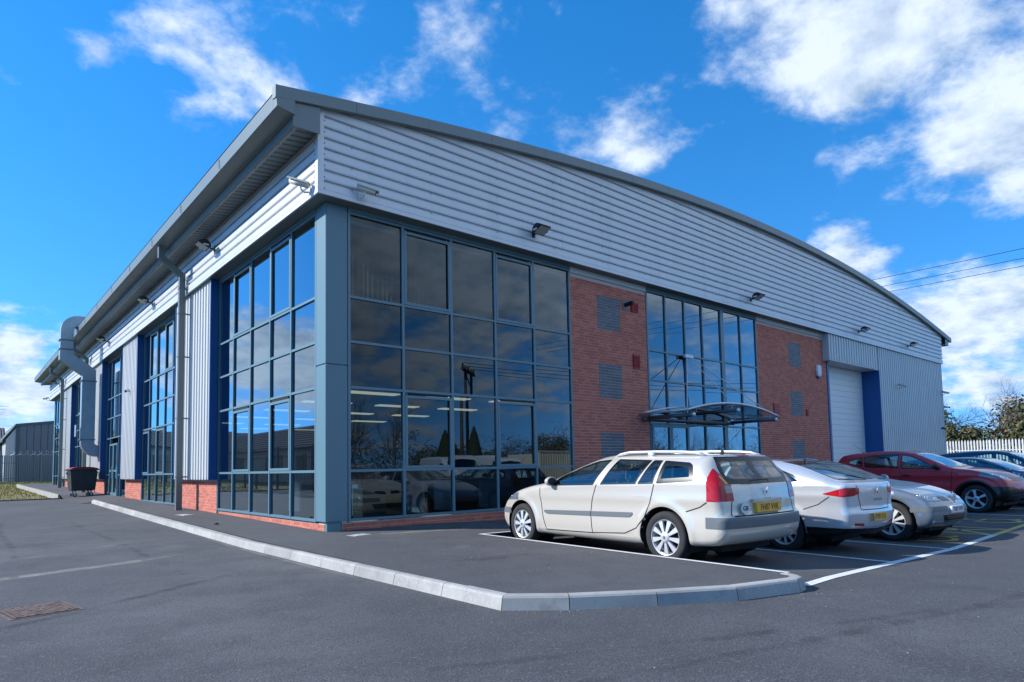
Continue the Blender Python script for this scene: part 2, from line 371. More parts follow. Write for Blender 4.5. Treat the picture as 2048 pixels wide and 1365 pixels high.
# kerb stones
kerb = empty('kerb', (0, 0, 0)); tag(kerb, kind='structure')
kerb_ms = [concrete]+[mat('kerb_concrete_%d' % i, c, .85, noise=[(1.6, 6, tuple(k*.72 for k in c), .45, .7), (5, 6, tuple(k*.62 for k in c), .55, .8)], bump=(60, .3, .004)) for i, c in enumerate([(.44, .43, .40), (.35, .345, .325)])]
PROF = [(-.13, -.30), (-.13, 0.0), (-.055, 0.0), (-.035, -.006), (-.022, -.022), (0.0, -.122), (0.0, -.30)]
def kerb_run(pts, n_of):
    P = [np.array(p) for p in pts]; nm = []
    for i in range(len(P)):
        d = []
        if i: d.append((P[i]-P[i-1])/np.linalg.norm(P[i]-P[i-1]))
        if i < len(P)-1: d.append((P[i+1]-P[i])/np.linalg.norm(P[i+1]-P[i]))
        ns = [np.array([q[1], -q[0]])*n_of for q in d]; m_ = sum(ns); m_ /= np.linalg.norm(m_); nm.append(m_/max(.5, m_@ns[0]))
    for i in range(len(P)-1):
        g = .004; L_ = np.linalg.norm(P[i+1]-P[i]); mb = MB()
        ring = []
        for t in (g/L_, 1-g/L_):
            c = P[i]*(1-t)+P[i+1]*t; n_ = nm[i]*(1-t)+nm[i+1]*t
            zt_ = gz(*P[i])*(1-t)+gz(*P[i+1])*t+.122
            ring.append([(c[0]+n_[0]*w, c[1]+n_[1]*w, zt_+z) for w, z in PROF])
        k = len(PROF); mb.v = ring[0]+ring[1]
        for q in range(k-1): mb.f.append((q, q+1, k+q+1, k+q)); mb.m.append(0)
        mb.f.append(tuple(range(k))); mb.f.append(tuple(range(2*k-1, k-1, -1))); mb.m += [0, 0]
        mb.build('kerb_stone', kerb_ms[random.randrange(3)], kerb)
def resample(pts, step):
    out = [pts[0]]
    for a, b in zip(pts[:-1], pts[1:]):
        n = max(1, round(math.hypot(b[0]-a[0], b[1]-a[1])/step))
        out += [(a[0]+(b[0]-a[0])*k/n, a[1]+(b[1]-a[1])*k/n) for k in range(1, n+1)]
    return out
full = resample(KL, .92)
_full = full+KF[1:]
def kr(): # one mitred run, outward side is the road
    kerb_run(_full, 1)
kr()
mb = MB()
for a, b in zip(_full[:-1], _full[1:]):
    pass
# bay markings on the road
def mark(pts, w, m_, name='painted_line'):
    mb = MB(); strip(mb, pts, w, gz); return mb.build(name, m_, road, fix=False)
CR = lambda x: -7.93+.016*(x-1.35)
mark([(1.37, CR(1.37)), (8.85, CR(8.85))], .11, whiteline)
mark([(8.87, CR(8.85)), (10.1, CR(10.1))], .11, yellowline)
mark([(10.12, CR(10.1)), (13.75, CR(13.7))], .11, yellowline)
mark([(13.77, CR(13.7)), (39, CR(39))], .11, whiteline)
def bay(x, m_=whiteline, l=5.3): mark([(x, CR(x)+.06), (x+.0754*l, CR(x)+.06+.997*l)], .09, m_)
for x in (3.92, 6.33): bay(x)
for x in (8.85, 10.1): bay(x, yellowline)
for x in (13.75, 16.2, 18.65, 21.1, 23.5): bay(x)
for k in range(4):
    y0 = CR(9)+.08+k*1.25
    mark([(8.92+.0754*k*1.25, y0), (10.05+.0754*k*1.25, y0+1.2)], .09, yellowline)
    mark([(10.05+.0754*k*1.25, y0+.02), (8.92+.0754*k*1.25, y0+1.2)], .09, yellowline)
def wheelchair(cx, cy, s):
    mb = MB()
    strip(mb, [(cx+s*.42*math.cos(R(a)), cy-.12*s+s*.42*math.sin(R(a))) for a in range(140, 395, 15)], .10*s, gz)
    strip(mb, [(cx-.14*s, cy+.78*s), (cx-.10*s, cy+.12*s), (cx+.28*s, cy+.10*s), (cx+.46*s, cy-.42*s), (cx+.62*s, cy-.38*s)], .11*s, gz, .009)
    strip(mb, [(cx-.12*s, cy+.45*s), (cx+.2*s, cy+.42*s)], .09*s, gz, .012)
    strip(mb, [(cx-.16*s+.1*s*math.cos(R(a)), cy+1.0*s+.1*s*math.sin(R(a))) for a in range(0, 361, 40)], .09*s, gz)
    mb.build('painted_symbol', yellowline, road, fix=False)
wheelchair(7.65, -7.0, 1.0); wheelchair(12.0, -7.0, 1.05)
# dust streak, grass verge, path behind the yard
mb = MB()
mpath = mat('path_asphalt', (.075, .075, .08), .9, bump=(60, .4, .004))
pw = MB(); ple = lambda y: gz(0, y)+.004 if y < 21.7 else gz(0, y)+.128
for a, b in zip([17, 19, 21.6, 22.6, 27, 33, 39], [19, 21.6, 22.6, 27, 33, 39, 45.5]):
    pw.quad((-1.55, a, ple(a)), (-.1, a, fz(0, a)-.004), (-.1, b, fz(0, b)-.004), (-1.55, b, ple(b)))
    pw.quad((-.1, a, fz(0, a)-.004), (.3, a, fz(0, a)-.004), (.3, b, fz(0, b)-.004), (-.1, b, fz(0, b)-.004))
pw.quad((-1.55, 17, gz(0, 17)-.05), (.3, 17, gz(0, 17)-.05), (.3, 17, fz(0, 17)-.004), (-1.55, 17, gz(0, 17)+.004))
tag(pw.build('path', mpath, fix=False), kind='structure')
ed = empty('path_edging', (0, 0, 0)); tag(ed, kind='structure')
for k in range(25):
    y = 22.7+k*.92; mb = MB(); z = gz(0, y); mb.box(-1.62, -1.55, y, y+.91, z-.1, z+.155); mb.build('edging_stone', concrete, ed)
for k in range(20):
    x = -1.62-k*.92; mb = MB(); z = gz(0, 21.6); mb.box(x-.91, x, 21.6, 21.7, z-.1, z+.05); mb.build('edging_stone', joint, ed)
grass_m = [mat('grass_blade_%d' % i, c, .8) for i, c in enumerate([(.17, .21, .045), (.40, .32, .09), (.13, .18, .035), (.44, .36, .13)])]
gb = MB(); rg = random.Random(3)
for k in range(26000):
    x = rg.uniform(-9, 12); y = 22+41*rg.random()**.8
    if x > -1.5 and y < 46: continue
    w = .02+.03*rg.random(); h = .06+.14*rg.random()*(1.5 if y > 52 else 1); a = rg.random()*6.28; z = gz(x, y)-.11
    dx, dy = math.cos(a)*w, math.sin(a)*w; lx, ly = rg.uniform(-.06, .06), rg.uniform(-.06, .06)
    green = (y > 56) or rg.random() < .2
    n = len(gb.v); h *= .55; w *= .7; gb.v += [(x-dx*.7, y-dy*.7, z), (x+dx*.7, y+dy*.7, z), (x+lx, y+ly, z+h)]; gb.f.append((n, n+1, n+2)); gb.m.append(rg.choice([0, 2] if green else [1, 3, 1]))
go = gb.build('grass', grass_m, fix=False); tag(go, 'rough short grass on the verge beyond the yard', 'grass', kind='stuff')

# ---------------------------------------------------------------- the warehouse
Bd = empty('warehouse_building', (0, 0, 0)); tag(Bd, 'large silver clad warehouse with curved roof, blue grey glazing and red brick panels', 'building')
def zt(x): return 9.26-.00502*(x-16.7)**2+7.9e-7*(x-16.7)**4
T = [.25, 1.153, 2.706, 3.565, 4.417, 6.03]
EX, EY = 34.1, 41.2            # far ends of the walls
CZ = 6.121                     # underside of the silver cladding
# --- bricks
proj_area = []
bricks = []
BL_, BH_, BP, BC = .215, .065, .225, .075
def px(P):
    d = np.array(P)-CAM; z = d@_f; return FPX*(d@_r2)/z, FPX*(d@_u2)/z
def brick_field(front, a0, a1, z0, z1, off, patches=(), hide_below=None, doff=0.0):
    rows = int((z1-z0)/BC+.01)
    for r_ in range(rows):
        z = z0+r_*BC; s_ = -.1125 if r_ % 2 else 0.0; a = a0+s_
        while a < a1-.02:
            b0, b1 = max(a, a0), min(a+BL_, a1)
            if b1-b0 > .02:
                cuts = [(b0, b1, False)]
                for (p0, p1, q0, q1) in patches:
                    if q0-.01 <= z and z+BH_ <= q1+.02:
                        nc = []
                        for c0, c1, g in cuts:
                            if c1 <= p0 or c0 >= p1: nc.append((c0, c1, g)); continue
                            if c0 < p0-.03: nc.append((c0, p0-.008, False))
                            nc.append((max(c0, p0), min(c1, p1), True))
                            if c1 > p1+.03: nc.append((p1+.008, c1, False))
                        cuts = nc
                for c0, c1, g in cuts:
                    if c1-c0 > .02: bricks.append((front, c0, c1, z, g, off, hide_below is not None and z < hide_below))
            a += BP
PT = [(7.44, 8.34, 5.573-.9-1.8*k, 5.573-1.8*k) for k in range(3)]
PT2 = [(17.78, 18.70, 5.56-.9-1.8*k, 5.56-1.8*k) for k in range(3)]
z0b = -.027
brick_field(True, 6.43, 9.46, z0b, 5.97, 0.0, [(a, b, round((c-z0b)/BC)*BC+z0b, round((d-z0b)/BC)*BC+z0b) for a, b, c, d in PT], 1.3)
brick_field(True, 15.52, 20.86, z0b, 5.97, 0.0, [(a, b, round((c-z0b)/BC)*BC+z0b, round((d-z0b)/BC)*BC+z0b) for a, b, c, d in PT2], 1.3)
brick_field(True, .33, 6.43, z0b, .20, -.02)
brick_field(False, .13, 6.28, z0b, .20, -.02)
brick_field(False, 6.30, 9.70, z0b, .97, .02)
brick_field(False, 9.72, 14.85, z0b, .20, -.02)
brick_field(False, 14.88, 17.60, z0b+.15, .97, .02)
brick_field(False, 21.95, 26.5, z0b+.225, .97, .02)
brick_field(False, 31.5, 34.8, z0b+.3, .97, .02)
def barea(b):
    f_, c0, c1, z, g, off, hid = b
    if hid: return 0
    P = [((c0, -off, z) if f_ else (-off, c0, z)), ((c1, -off, z) if f_ else (-off, c1, z)), ((c0, -off, z+BH_) if f_ else (-off, c0, z+BH_))]
    q = [np.array(px(p)) for p in P]
    gr = fz(c0, 0) if f_ else fz(0, c0)
    if z+BH_ < gr+.02: return 0
    return abs(np.cross(q[1]-q[0], q[2]-q[0]))
bricks.sort(key=barea, reverse=True)
wallp = empty('brick_wall', (0, 0, 0), parent=Bd)
for a0, a1, z1, off, f_ in [(6.42, 9.47, 5.98, 0.0, True), (15.51, 20.87, 5.98, 0.0, True), (.32, 6.42, .205, -.02, True)]+[(a0, a1, z1, off, False) for a0, a1, z1, off in [(.12, 6.28, .205, -.02), (6.29, 9.71, .98, .02), (9.71, 14.86, .205, -.02), (14.87, 17.61, .98, .02), (21.94, 26.51, .98, .02), (31.49, 34.81, .98, .02)]]:
    mb = MB(); mb.fbox(f_, a0, a1, off-.008, off-.30, -.35, z1); mb.build('mortar', mortar, wallp)
cache = {}; rb = random.Random(11); stuff = MB()
for i, (f_, c0, c1, z, g, off, hid) in enumerate(bricks):
    w = round(c1-c0, 3); mi = rb.randrange(3) if g else rb.randrange(4); jit = rb.uniform(-.0015, .0015)
    if i < 300:
        k = (f_, w, g, mi)
        if k not in cache:
            q = MB(); q.fbox(f_, 0, w, 0, -.02, 0, BH_); cache[k] = q.mesh('brick', greyb[mi] if g else reds[mi], bevel=0)
        link('brick', cache[k], wallp, (c0, -off+jit, z) if f_ else (-off+jit, c0, z))
    else:
        if z < -.1: continue
        stuff.fbox(f_, c0, c1, off+jit, off-.02, z, z+BH_, mi+4 if g else mi)
so_ = stuff.build('remaining_bricks', reds+greyb, wallp, fix=False); so_['kind'] = 'stuff'
# --- glazing
def glazing(name, front, a0, a1, cols, zs, sash=(), span_rows=(), wide=(), d=0.0, door=None, glz=None):
    p = empty(name, (0, 0, 0), parent=Bd); fw_ = .026
    for i, a in enumerate(cols):
        w = fw_*(3.6 if i in wide else 1.0)
        mb = MB(); mb.fbox(front, a-w, a+w, d+.018, d-.06, zs[0]-.03, zs[-1]+.03); mb.build('mullion', frame_m, p)
    for i in range(len(cols)-1):
        l = cols[i]+fw_*(3.6 if i in wide else 1); r_ = cols[i+1]-fw_*(3.6 if i+1 in wide else 1)
        for j, z in enumerate(zs):
            if door and door[0] <= i < door[1] and j < door[2]: continue
            mb = MB(); mb.fbox(front, l, r_, d+.014, d-.055, z-.024, z+.024); mb.build('transom', frame_m, p)
        for j in range(len(zs)-1):
            if door and door[0] <= i < door[1] and j < door[2]: continue
            z0, z1 = zs[j]+.024, zs[j+1]-.024
            jt = rb.uniform(-.004, .004); jt2 = rb.uniform(-.004, .004); g = MB()
            if front: g.quad((l, -d+.02+jt, z0), (r_, -d+.02-jt, z0), (r_, -d+.02-jt+jt2, z1), (l, -d+.02+jt+jt2, z1))
            else: g.quad((-d+.02+jt, r_, z0), (-d+.02-jt, l, z0), (-d+.02-jt+jt2, l, z1), (-d+.02+jt+jt2, r_, z1))
            g.build('pane', span_g if j in span_rows else (glz or win_g), p, fix=False)
            if (i, j) in sash:
                m2 = MB(); t = .055
                m2.fbox(front, l+.004, l+t, d+.024, d-.01, z0+.004, z1-.06); m2.fbox(front, r_-t, r_-.004, d+.024, d-.01, z0+.004, z1-.06)
                m2.fbox(front, l+t, r_-t, d+.024, d-.01, z0+.004, z0+t); m2.fbox(front, l+t, r_-t, d+.024, d-.01, z1-.06-t, z1-.06)
                m2.build('sash_frame', frame_m, p)
                m3 = MB(); m3.fbox(front, l+.1, r_-.1, d+.012, d-.012, z1-.05, z1-.015); m3.build('trickle_vent', blackm, p)
    return p
FX = [.446, 1.616, 2.800, 3.995, 5.175, 6.395]
LY = [.440, 1.605, 2.740, 3.93, 5.12, 6.24]
SASH = {(1, 1), (1, 4), (3, 1), (3, 4)}
glazing('front_corner_glazing', True, 0, 0, FX, T, SASH, (2, 3))
glazing('side_corner_glazing', False, 0, 0, LY, T, {(1, 1), (1, 4), (3, 1), (3, 4)}, (2, 3))
glazing('side_glazing', False, 0, 0, [9.75, 10.77, 11.76, 12.82, 13.85, 14.84], T, {(1, 4), (3, 4), (2, 1), (4, 1)}, (2, 3))
pb3 = glazing('door_glazing', False, 0, 0, [17.65, 18.75, 19.15, 20.9, 21.92], T, (), (2, 3), door=(2, 3, 2))
glazing('rear_side_glazing', False, 0, 0, [26.55, 27.5, 28.5, 29.5, 30.5, 31.45], T, {(1, 4), (3, 4)}, (2, 3))
glazing('end_glazing', False, 0, 0, [34.85, 36.0, 37.2, 38.4, 39.6, 40.75], T, {(1, 4), (3, 4)}, (2, 3))
ent = glazing('entrance_glazing', True, 0, 0, [9.50, 10.36, 11.31, 12.24, 13.36, 14.46, 15.47], [.10, 2.30, 2.71, 3.51, 4.35, 6.03], (), (2, 3), wide=(4,), door=(0, 2, 1))
def door_leaf(p, front, a0, a1, z0, z1, d=.0, hs=1):
    q = empty('door', (0, 0, 0), parent=p); t = .075
    mb = MB(); mb.fbox(front, a0, a0+t, d+.05, d-.02, z0, z1); mb.fbox(front, a1-t, a1, d+.05, d-.02, z0, z1)
    for a, b in ((z0, z0+.16), ((z0+z1)/2-.08, (z0+z1)/2+.0), (z1-t, z1)): mb.fbox(front, a0+t, a1-t, d+.048, d-.018, a, b)
    mb.build('leaf_frame', frame_m, q)
    g = MB(); g.fbox(front, a0+t, a1-t, d+.012, d+.006, z0+.16, z1-t); g.build('pane', win_g, q)
    h = MB(); a = a1-.11 if hs > 0 else a0+.06; h.fbox(front, a, a+.03, d+.10, d+.07, 1.0, 1.5); h.fbox(front, a, a+.03, d+.07, d+.048, 1.03, 1.07); h.fbox(front, a, a+.03, d+.07, d+.048, 1.43, 1.47)
    h.build('handle', chrome, q)
door_leaf(ent, True, 9.53, 10.40, .08, 2.27, 0, 1); door_leaf(ent, True, 10.41, 11.28, .08, 2.27, 0, -1)
door_leaf(pb3, False, 19.18, 20.02, .28, 2.45, 0, 1); door_leaf(pb3, False, 20.03, 20.87, .28, 2.45, 0, -1)
# --- corner post
mb = MB(); mb.prism([(-.02, -.02), (.41, -.02), (.41, .10), (.10, .10), (.10, .41), (-.02, .41)], 2, .235, 3.10); mb.build('corner_post', post_m, Bd, bevel=.012)
mb = MB(); mb.prism([(-.02, -.02), (.41, -.02), (.41, .10), (.10, .10), (.10, .41), (-.02, .41)], 2, 3.108, CZ); mb.build('corner_post', post_m, Bd, bevel=.012)
mb = MB(); mb.box(.02, .30, .02, .11, -.3, .235); mb.build('post_base', post_m, Bd)
# --- horizontal silver cladding
RP = [(0, 0), (.012, 0), (.016, -.006), (.020, 0), (.142, 0), (.148, -.045), (.194, -.045), (.2, 0)]
def rib_levels(z0, z1):
    out = []; z = z0
    while z < z1:
        for a, b in RP[:-1]: out.append((z+a, b))
        z += .2
    out.append((z, 0)); return out
lev = rib_levels(CZ+.07, 9.6)
OV = .304
def clad_front(x0, x1):
    n = max(1, int((x1-x0)/.45)); xs_ = [x0+(x1-x0)*k/n for k in range(n+1)]; mb = MB(); idx = {}
    for i, x in enumerate(xs_):
        top = zt(x)-.16
        for j, (z, d) in enumerate(lev): idx[i, j] = len(mb.v); mb.v.append((x, -OV-d, min(z, top)))
    for i in range(n):
        for j in range(len(lev)-1):
            q = (idx[i, j], idx[i+1, j], idx[i+1, j+1], idx[i, j+1])
            if max(mb.v[k][2] for k in q)-min(mb.v[k][2] for k in q) < 1e-4: continue
            mb.f.append(q); mb.m.append(0)
    return mb.build('cladding_sheet', silver, Bd, fix=False)
cuts = [-.19, 5.9, 12.0, 18.1, 24.2, 30.2, 34.28]
for a, b in zip(cuts[:-1], cuts[1:]): clad_front(a, b-.004)
def clad_left(y0, y1):
    mb = MB(); lv = [q for q in lev if q[0] < 7.24]
    for j in range(len(lv)-1):
        (za, da), (zb, db) = lv[j], lv[j+1]
        mb.quad((-OV-da, y1, za), (-OV-da, y0, za), (-OV-db, y0, zb), (-OV-db, y1, zb))
    return mb.build('cladding_sheet', silver, Bd, fix=False)
cl = [-.19, 5.9, 12, 18, 24, 30, 36, 41.45]
for a, b in zip(cl[:-1], cl[1:]): clad_left(a, b-.004)
mb = MB(); mb.prism([(-.312, -.312), (-.19, -.312), (-.19, -.300), (-.30, -.300), (-.30, -.19), (-.312, -.19)], 2, CZ+.077, 7.70); mb.build('corner_flashing', silver, Bd)
# screws along the flashing and the sheet laps
sc = MB()
for z in np.arange(CZ+.1, 7.5, .21):
    sc.box(-.192, -.176, -.318, -.30, z, z+.016); sc.box(-.318, -.30, -.192, -.176, z, z+.016)
for x in np.arange(.35, 34, 1.75):
    z = CZ+.07+.15
    while z < zt(x)-.2: sc.box(x, x+.014, -OV-.012, -OV, z-.016, z-.002); z += .4
sc.build('fixing_screws', dark, Bd, fix=False)['kind'] = 'stuff'
for a0, a1, f_ in ((-.312, EX+.2, True), (-.312, EY+.25, False)):
    mb = MB()
    mb.fbox(f_, a0 if f_ else -.27, a1, OV+(.008 if f_ else .006), OV-.03, CZ+(0 if f_ else .001), CZ+.075); mb.build('drip_flashing', silver, Bd)
    mb = MB(); mb.fbox(f_, -.27 if f_ else .125, a1-.02, OV-.032, -.12, CZ+.002, CZ+.04); mb.build('soffit', soffit_m, Bd)
for a0, a1 in ((6.43, 9.46), (15.52, 20.62)):
    mb = MB(); mb.fbox(True, a0, a1, .03, -.05, 5.985, CZ); mb.build('head_flashing', corr_m, Bd)
for a0, a1, f_ in ((.42, 6.42, True), (9.47, 15.5, True), (.42, 6.27, False), (9.72, 14.86, False), (17.62, 21.94, False), (26.52, 31.48, False), (34.82, 40.8, False)):
    mb = MB(); mb.fbox(f_, a0, a1, .03, -.05, 6.06, CZ); mb.build('head_trim', frame_m, Bd)
# --- vertical ribbed wall sheets
def ribbed(front, a0, a1, d, z0, z1, name='ribbed_sheet', m_=None):
    mb = MB(); P = [(0, 0), (.11, 0), (.125, -.045), (.215, -.045), (.23, 0)]; seq = []; a = a0
    while a < a1:
        for u, w in P: seq.append((min(a+u, a1), d+w))
        a += .245
    seq.append((a1, d))
    for (a, e), (b, g) in zip(seq[:-1], seq[1:]):
        if b-a < 1e-5: continue
        if front: mb.quad((a, -e, z0), (b, -g, z0), (b, -g, z1), (a, -e, z1))
        else: mb.quad((-g, b, z0), (-e, a, z0), (-e, a, z1), (-g, b, z1))
    return mb.build(name, m_ or corr_m, Bd, fix=False)
PD = .21
for a0, a1 in ((6.27, 9.70), (14.87, 17.60), (21.94, 26.5), (31.5, 34.80)):
    ribbed(False, a0+.03, a1-.03, PD, 1.0, CZ)
    mb = MB(); mb.fbox(False, a0, a1, PD-.034, .0, .985, 1.0); mb.build('sheet_base_flashing', corr_m, Bd)
    mb = MB(); mb.fbox(False, a0-.01, a0, PD+.006, .03, .985, CZ); mb.fbox(False, a0, a0+.055, PD+.010, PD-.04, .985, CZ); mb.build('blue_reveal', blue_m, Bd)
    mb = MB(); mb.fbox(False, a1, a1+.01, PD+.006, .03, .985, CZ); mb.fbox(False, a1-.055, a1, PD+.010, PD-.04, .985, CZ); mb.build('blue_reveal', blue_m, Bd)
mb = MB(); mb.fbox(False, 40.8, EY, .03, -.2, -.2, CZ); mb.build('corner_post', post_m, Bd)
# right-hand bay of the front: roller door in a recess
DF = .25; DX0, DX1 = 21.02, 25.52
ribbed(True, 20.62, DX1, DF, 5.10, CZ); ribbed(True, DX1+.06, EX, DF, -.3, CZ)
mb = MB(); mb.box(20.60, 20.62, -DF-.01, .0, 5.08, CZ); mb.build('sheet_end_trim', corr_m, Bd)
mb = MB(); mb.box(20.60, DX1, -DF-.012, .44, 5.06, 5.085); mb.build('lintel_soffit', corr_m, Bd)
mb = MB(); mb.box(DX1, DX1+.02, -DF-.01, .48, -.3, 5.06); mb.box(DX1+.02, DX1+.07, -DF-.014, -DF+.04, -.3, 5.10); mb.build('blue_reveal', blue_m, Bd)
mb = MB(); mb.box(20.87, DX0, -.03, .48, -.3, 5.06); mb.build('blue_reveal', blue_m, Bd)
mb = MB(); mb.box(EX, EX+.02, -DF-.012, -DF+.3, -.3, CZ); mb.build('sheet_end_trim', corr_m, Bd)
rd = empty('sectional_door', (0, 0, 0), parent=Bd)
for k in range(22):
    z = -.25+k*.242; mb = MB(); mb.box(DX0, DX1, .46, .50, z, z+.236); mb.build('door_panel', door_w, rd, bevel=.006)
mb = MB(); mb.box(DX0, DX1, .487, .52, -.3, 5.08); mb.build('door_backing', blackm, rd)
# --- roof, verge, eaves
xs_ = [-1.08+(36.36)*k/72 for k in range(73)]
mb = MB()
for a, b in zip(xs_[:-1], xs_[1:]): mb.quad((a, -.40, zt(a)-.035), (b, -.40, zt(b)-.035), (b, EY+.4, zt(b)-.035), (a, EY+.4, zt(a)-.035)); mb.quad((a, EY+.4, zt(a)-.12), (b, EY+.4, zt(b)-.12), (b, -.40, zt(b)-.12), (a, -.40, zt(a)-.12))
mb.build('roof_sheet', fascia_m, Bd, fix=False)
jx = [-1.128]+list(np.arange(.39, 35.2, 1.62))+[35.45]
for a, b in zip(jx[:-1], jx[1:]):
    mb = MB(); n = 3; b2 = b-.006
    X_ = [a+(b2-a)*k/n for k in range(n+1)]
    for u, v in zip(X_[:-1], X_[1:]):
        A = [(-.45, 0), (-.45, -.215), (-.43, -.225), (-.30, -.20), (-.30, 0.01), (-.44, .006)]
        for (y0, d0), (y1, d1) in zip(A, A[1:]+A[:1]):
            mb.quad((u, y0, zt(u)+d0), (v, y0, zt(v)+d0), (v, y1, zt(v)+d1), (u, y1, zt(u)+d1))
    for e in (a, b2):
        mb.poly([(e, y, zt(e)+d) for y, d in ((-.45, 0), (-.45, -.215), (-.43, -.225), (-.30, -.2), (-.30, .01), (-.44, .006))])
    mb.build('verge_flashing', fascia_m, Bd, fix=False)
ey = list(np.arange(-.296, 41.6, 2.95))+[41.7]
for side in (0, 1):
    sx = (lambda x: x) if side == 0 else (lambda x: 34.3-x)
    zo = 0 if side == 0 else zt(35.4)-zt(-1.12)
    for a, b in zip(ey[:-1], ey[1:]):
        a_ = a+(.004 if a > 0 else .0)
        mb = MB(); mb.prism([(sx(-1.125), 7.615+zo), (sx(-1.10), 7.385+zo), (sx(-.78), 7.33+zo), (sx(-.78), 7.58+zo), (sx(-1.05), 7.625+zo)], 1, a_, b); mb.build('eaves_fascia', fascia_m, Bd)
    mb = MB(); mb.prism([(sx(-.775), 7.5), (sx(-.775), 7.17), (sx(-.745), 7.155), (sx(-.70), 7.155), (sx(-.70), 7.5)], 1, -.38, 41.6); mb.build('eaves_gutter', fascia_m, Bd)
    mb = MB(); mb.prism([(sx(-.80), 7.155), (sx(-.305), 7.155), (sx(-.305), 7.74+zo), (sx(-.80), 7.66+zo)], 1, -.395, -.382); mb.build('eaves_end_plate', fascia_m, Bd)
    mb = MB(); y = -.38
    while y < 41.5:                                            # ribbed soffit sheets
        mb.quad((sx(-.70), y, 7.17), (sx(-.30), y, 7.21), (sx(-.30), y+.12, 7.21), (sx(-.70), y+.12, 7.17))
        mb.quad((sx(-.70), y+.12, 7.17), (sx(-.30), y+.12, 7.21), (sx(-.30), y+.14, 7.235), (sx(-.70), y+.14, 7.195))
        mb.quad((sx(-.70), y+.14, 7.195), (sx(-.30), y+.14, 7.235), (sx(-.30), y+.18, 7.235), (sx(-.70), y+.18, 7.195))
        mb.quad((sx(-.70), y+.18, 7.195), (sx(-.30), y+.18, 7.235), (sx(-.30), y+.2, 7.21), (sx(-.70), y+.2, 7.17)); y += .2
    mb.build('ribbed_soffit', soffit_m, Bd, fix=False)
mb = MB(); mb.prism([(-1.124, 7.64), (-1.10, 7.383), (-.785, 7.328), (-.785, 7.70)], 1, -.447, -.299); mb.build('verge_end_box', fascia_m, Bd)
sc = MB()
for y in ey[1:-1]:
    for k in range(6): sc.box(-1.135, -1.118, y-.03, y-.018, 7.41+k*.04, 7.425+k*.04)
for y in np.arange(-.2, 41, .6): sc.box(-.745, -.73, y, y+.016, 7.148, 7.156)
sc.build('fixing_screws', dark, Bd, fix=False)['kind'] = 'stuff'
# shell behind everything: end walls and a dark inner lining so that the interior is closed
mb = MB(); mb.box(.45, EX-.1, EY-.3, EY, -.3, 7.3); mb.box(EX-.3, EX, .5, EY-.31, -.3, 7.3); mb.build('rear_wall', corr_m, Bd)
# downpipes
def downpipe(y, zb, name='downpipe'):
    p = empty(name, (-.42, y, zb), parent=Bd)
    mb = MB(); mb.sq([(-.95+.42, 0, 7.40-zb), (-.95+.42, 0, 7.06-zb), (0, 0, 6.62-zb), (0, 0, -.02)], .075, .07); mb.build('pipe', pipe_m, p)
    for z in (1.05, 2.65, 4.35, 5.55, 6.25):
        b = MB(); b.box(.06, .42-PD-.005, -.012, .012, z-zb, z+.035-zb); b.box(-.085, .085, -.082, .082, z-.004-zb, z+.039-zb); b.build('bracket', pipe_m, p)
downpipe(8.25, fz(0, 8.25)); downpipe(24.9, fz(0, 24.9)); downpipe(33.7, fz(0, 33.7))
# vents and flue in the brickwork
def vent(x, z, w, h, name='louvre_vent', vertical=False):
    mb = MB(); mb.box(x-w/2, x+w/2, -.03, .0, z-h/2, z+h/2)
    n = 6
    for k in range(n):
        if vertical:
            a = x-w/2+w*(k+.5)/n; mb.box(a-.012, a+.006, -.05, -.03, z-h*.4, z+h*.4)
        else:
            a = z-h/2+h*(k+.5)/n; mb.box(x-w*.44, x+w*.44, -.05, -.03, a-.012, a+.006)
    return mb.build(name, redv, Bd)
vent(8.95, 5.46, .30, .26, vertical=True); vent(8.96, 3.96, .28, .40, vertical=True); vent(16.68, 2.94, .42, .52); vent(19.01, 2.98, .16, .22)
mb = MB(); mb.box(8.45, 8.68, -.012, .0, 5.33, 5.62); mb.build('flue_plate', greyb[1], Bd)
mb = MB(); mb.tube([(8.56, 0, 5.47), (8.60, -.24, 5.50)], .055, 12); mb.build('flue_pipe', blackm, Bd)
# interior of the corner office and the dark halls behind the other glazing
mb = MB(); mb.box(.1, 6.4, .12, 15, .05, .19); mb.build('ground_floor', floor_m, Bd)
mb = MB(); mb.box(.14, 6.4, .14, 15, 2.78, 3.5); mb.build('first_floor', ceil_m, Bd)
mb = MB(); mb.box(.14, 6.4, .14, 15, 5.98, 6.05); mb.build('ceiling', ceil_m, Bd)
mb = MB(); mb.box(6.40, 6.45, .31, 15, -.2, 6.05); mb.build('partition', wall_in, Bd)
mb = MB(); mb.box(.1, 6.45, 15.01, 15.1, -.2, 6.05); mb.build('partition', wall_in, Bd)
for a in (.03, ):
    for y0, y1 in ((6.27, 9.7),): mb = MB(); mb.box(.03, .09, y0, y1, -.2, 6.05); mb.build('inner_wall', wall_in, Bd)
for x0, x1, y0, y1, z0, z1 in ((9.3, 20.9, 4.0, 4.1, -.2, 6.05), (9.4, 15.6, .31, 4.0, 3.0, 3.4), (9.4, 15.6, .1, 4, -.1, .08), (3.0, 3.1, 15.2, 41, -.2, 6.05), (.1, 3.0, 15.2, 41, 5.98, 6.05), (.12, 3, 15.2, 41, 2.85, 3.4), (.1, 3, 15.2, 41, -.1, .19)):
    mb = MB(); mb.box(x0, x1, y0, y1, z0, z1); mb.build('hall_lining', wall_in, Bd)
for i, x in enumerate((1.0, 2.9, 4.8)):
    for y in (1.0, 3.2, 5.6, 8.2, 10.8, 13.2):
        mb = MB(); mb.box(x, x+1.15, y, y+.28, 2.755, 2.779); mb.build('ceiling_light', lamp_m, Bd)
desk_m = mat('desk_top', (.35, .27, .18), .6)
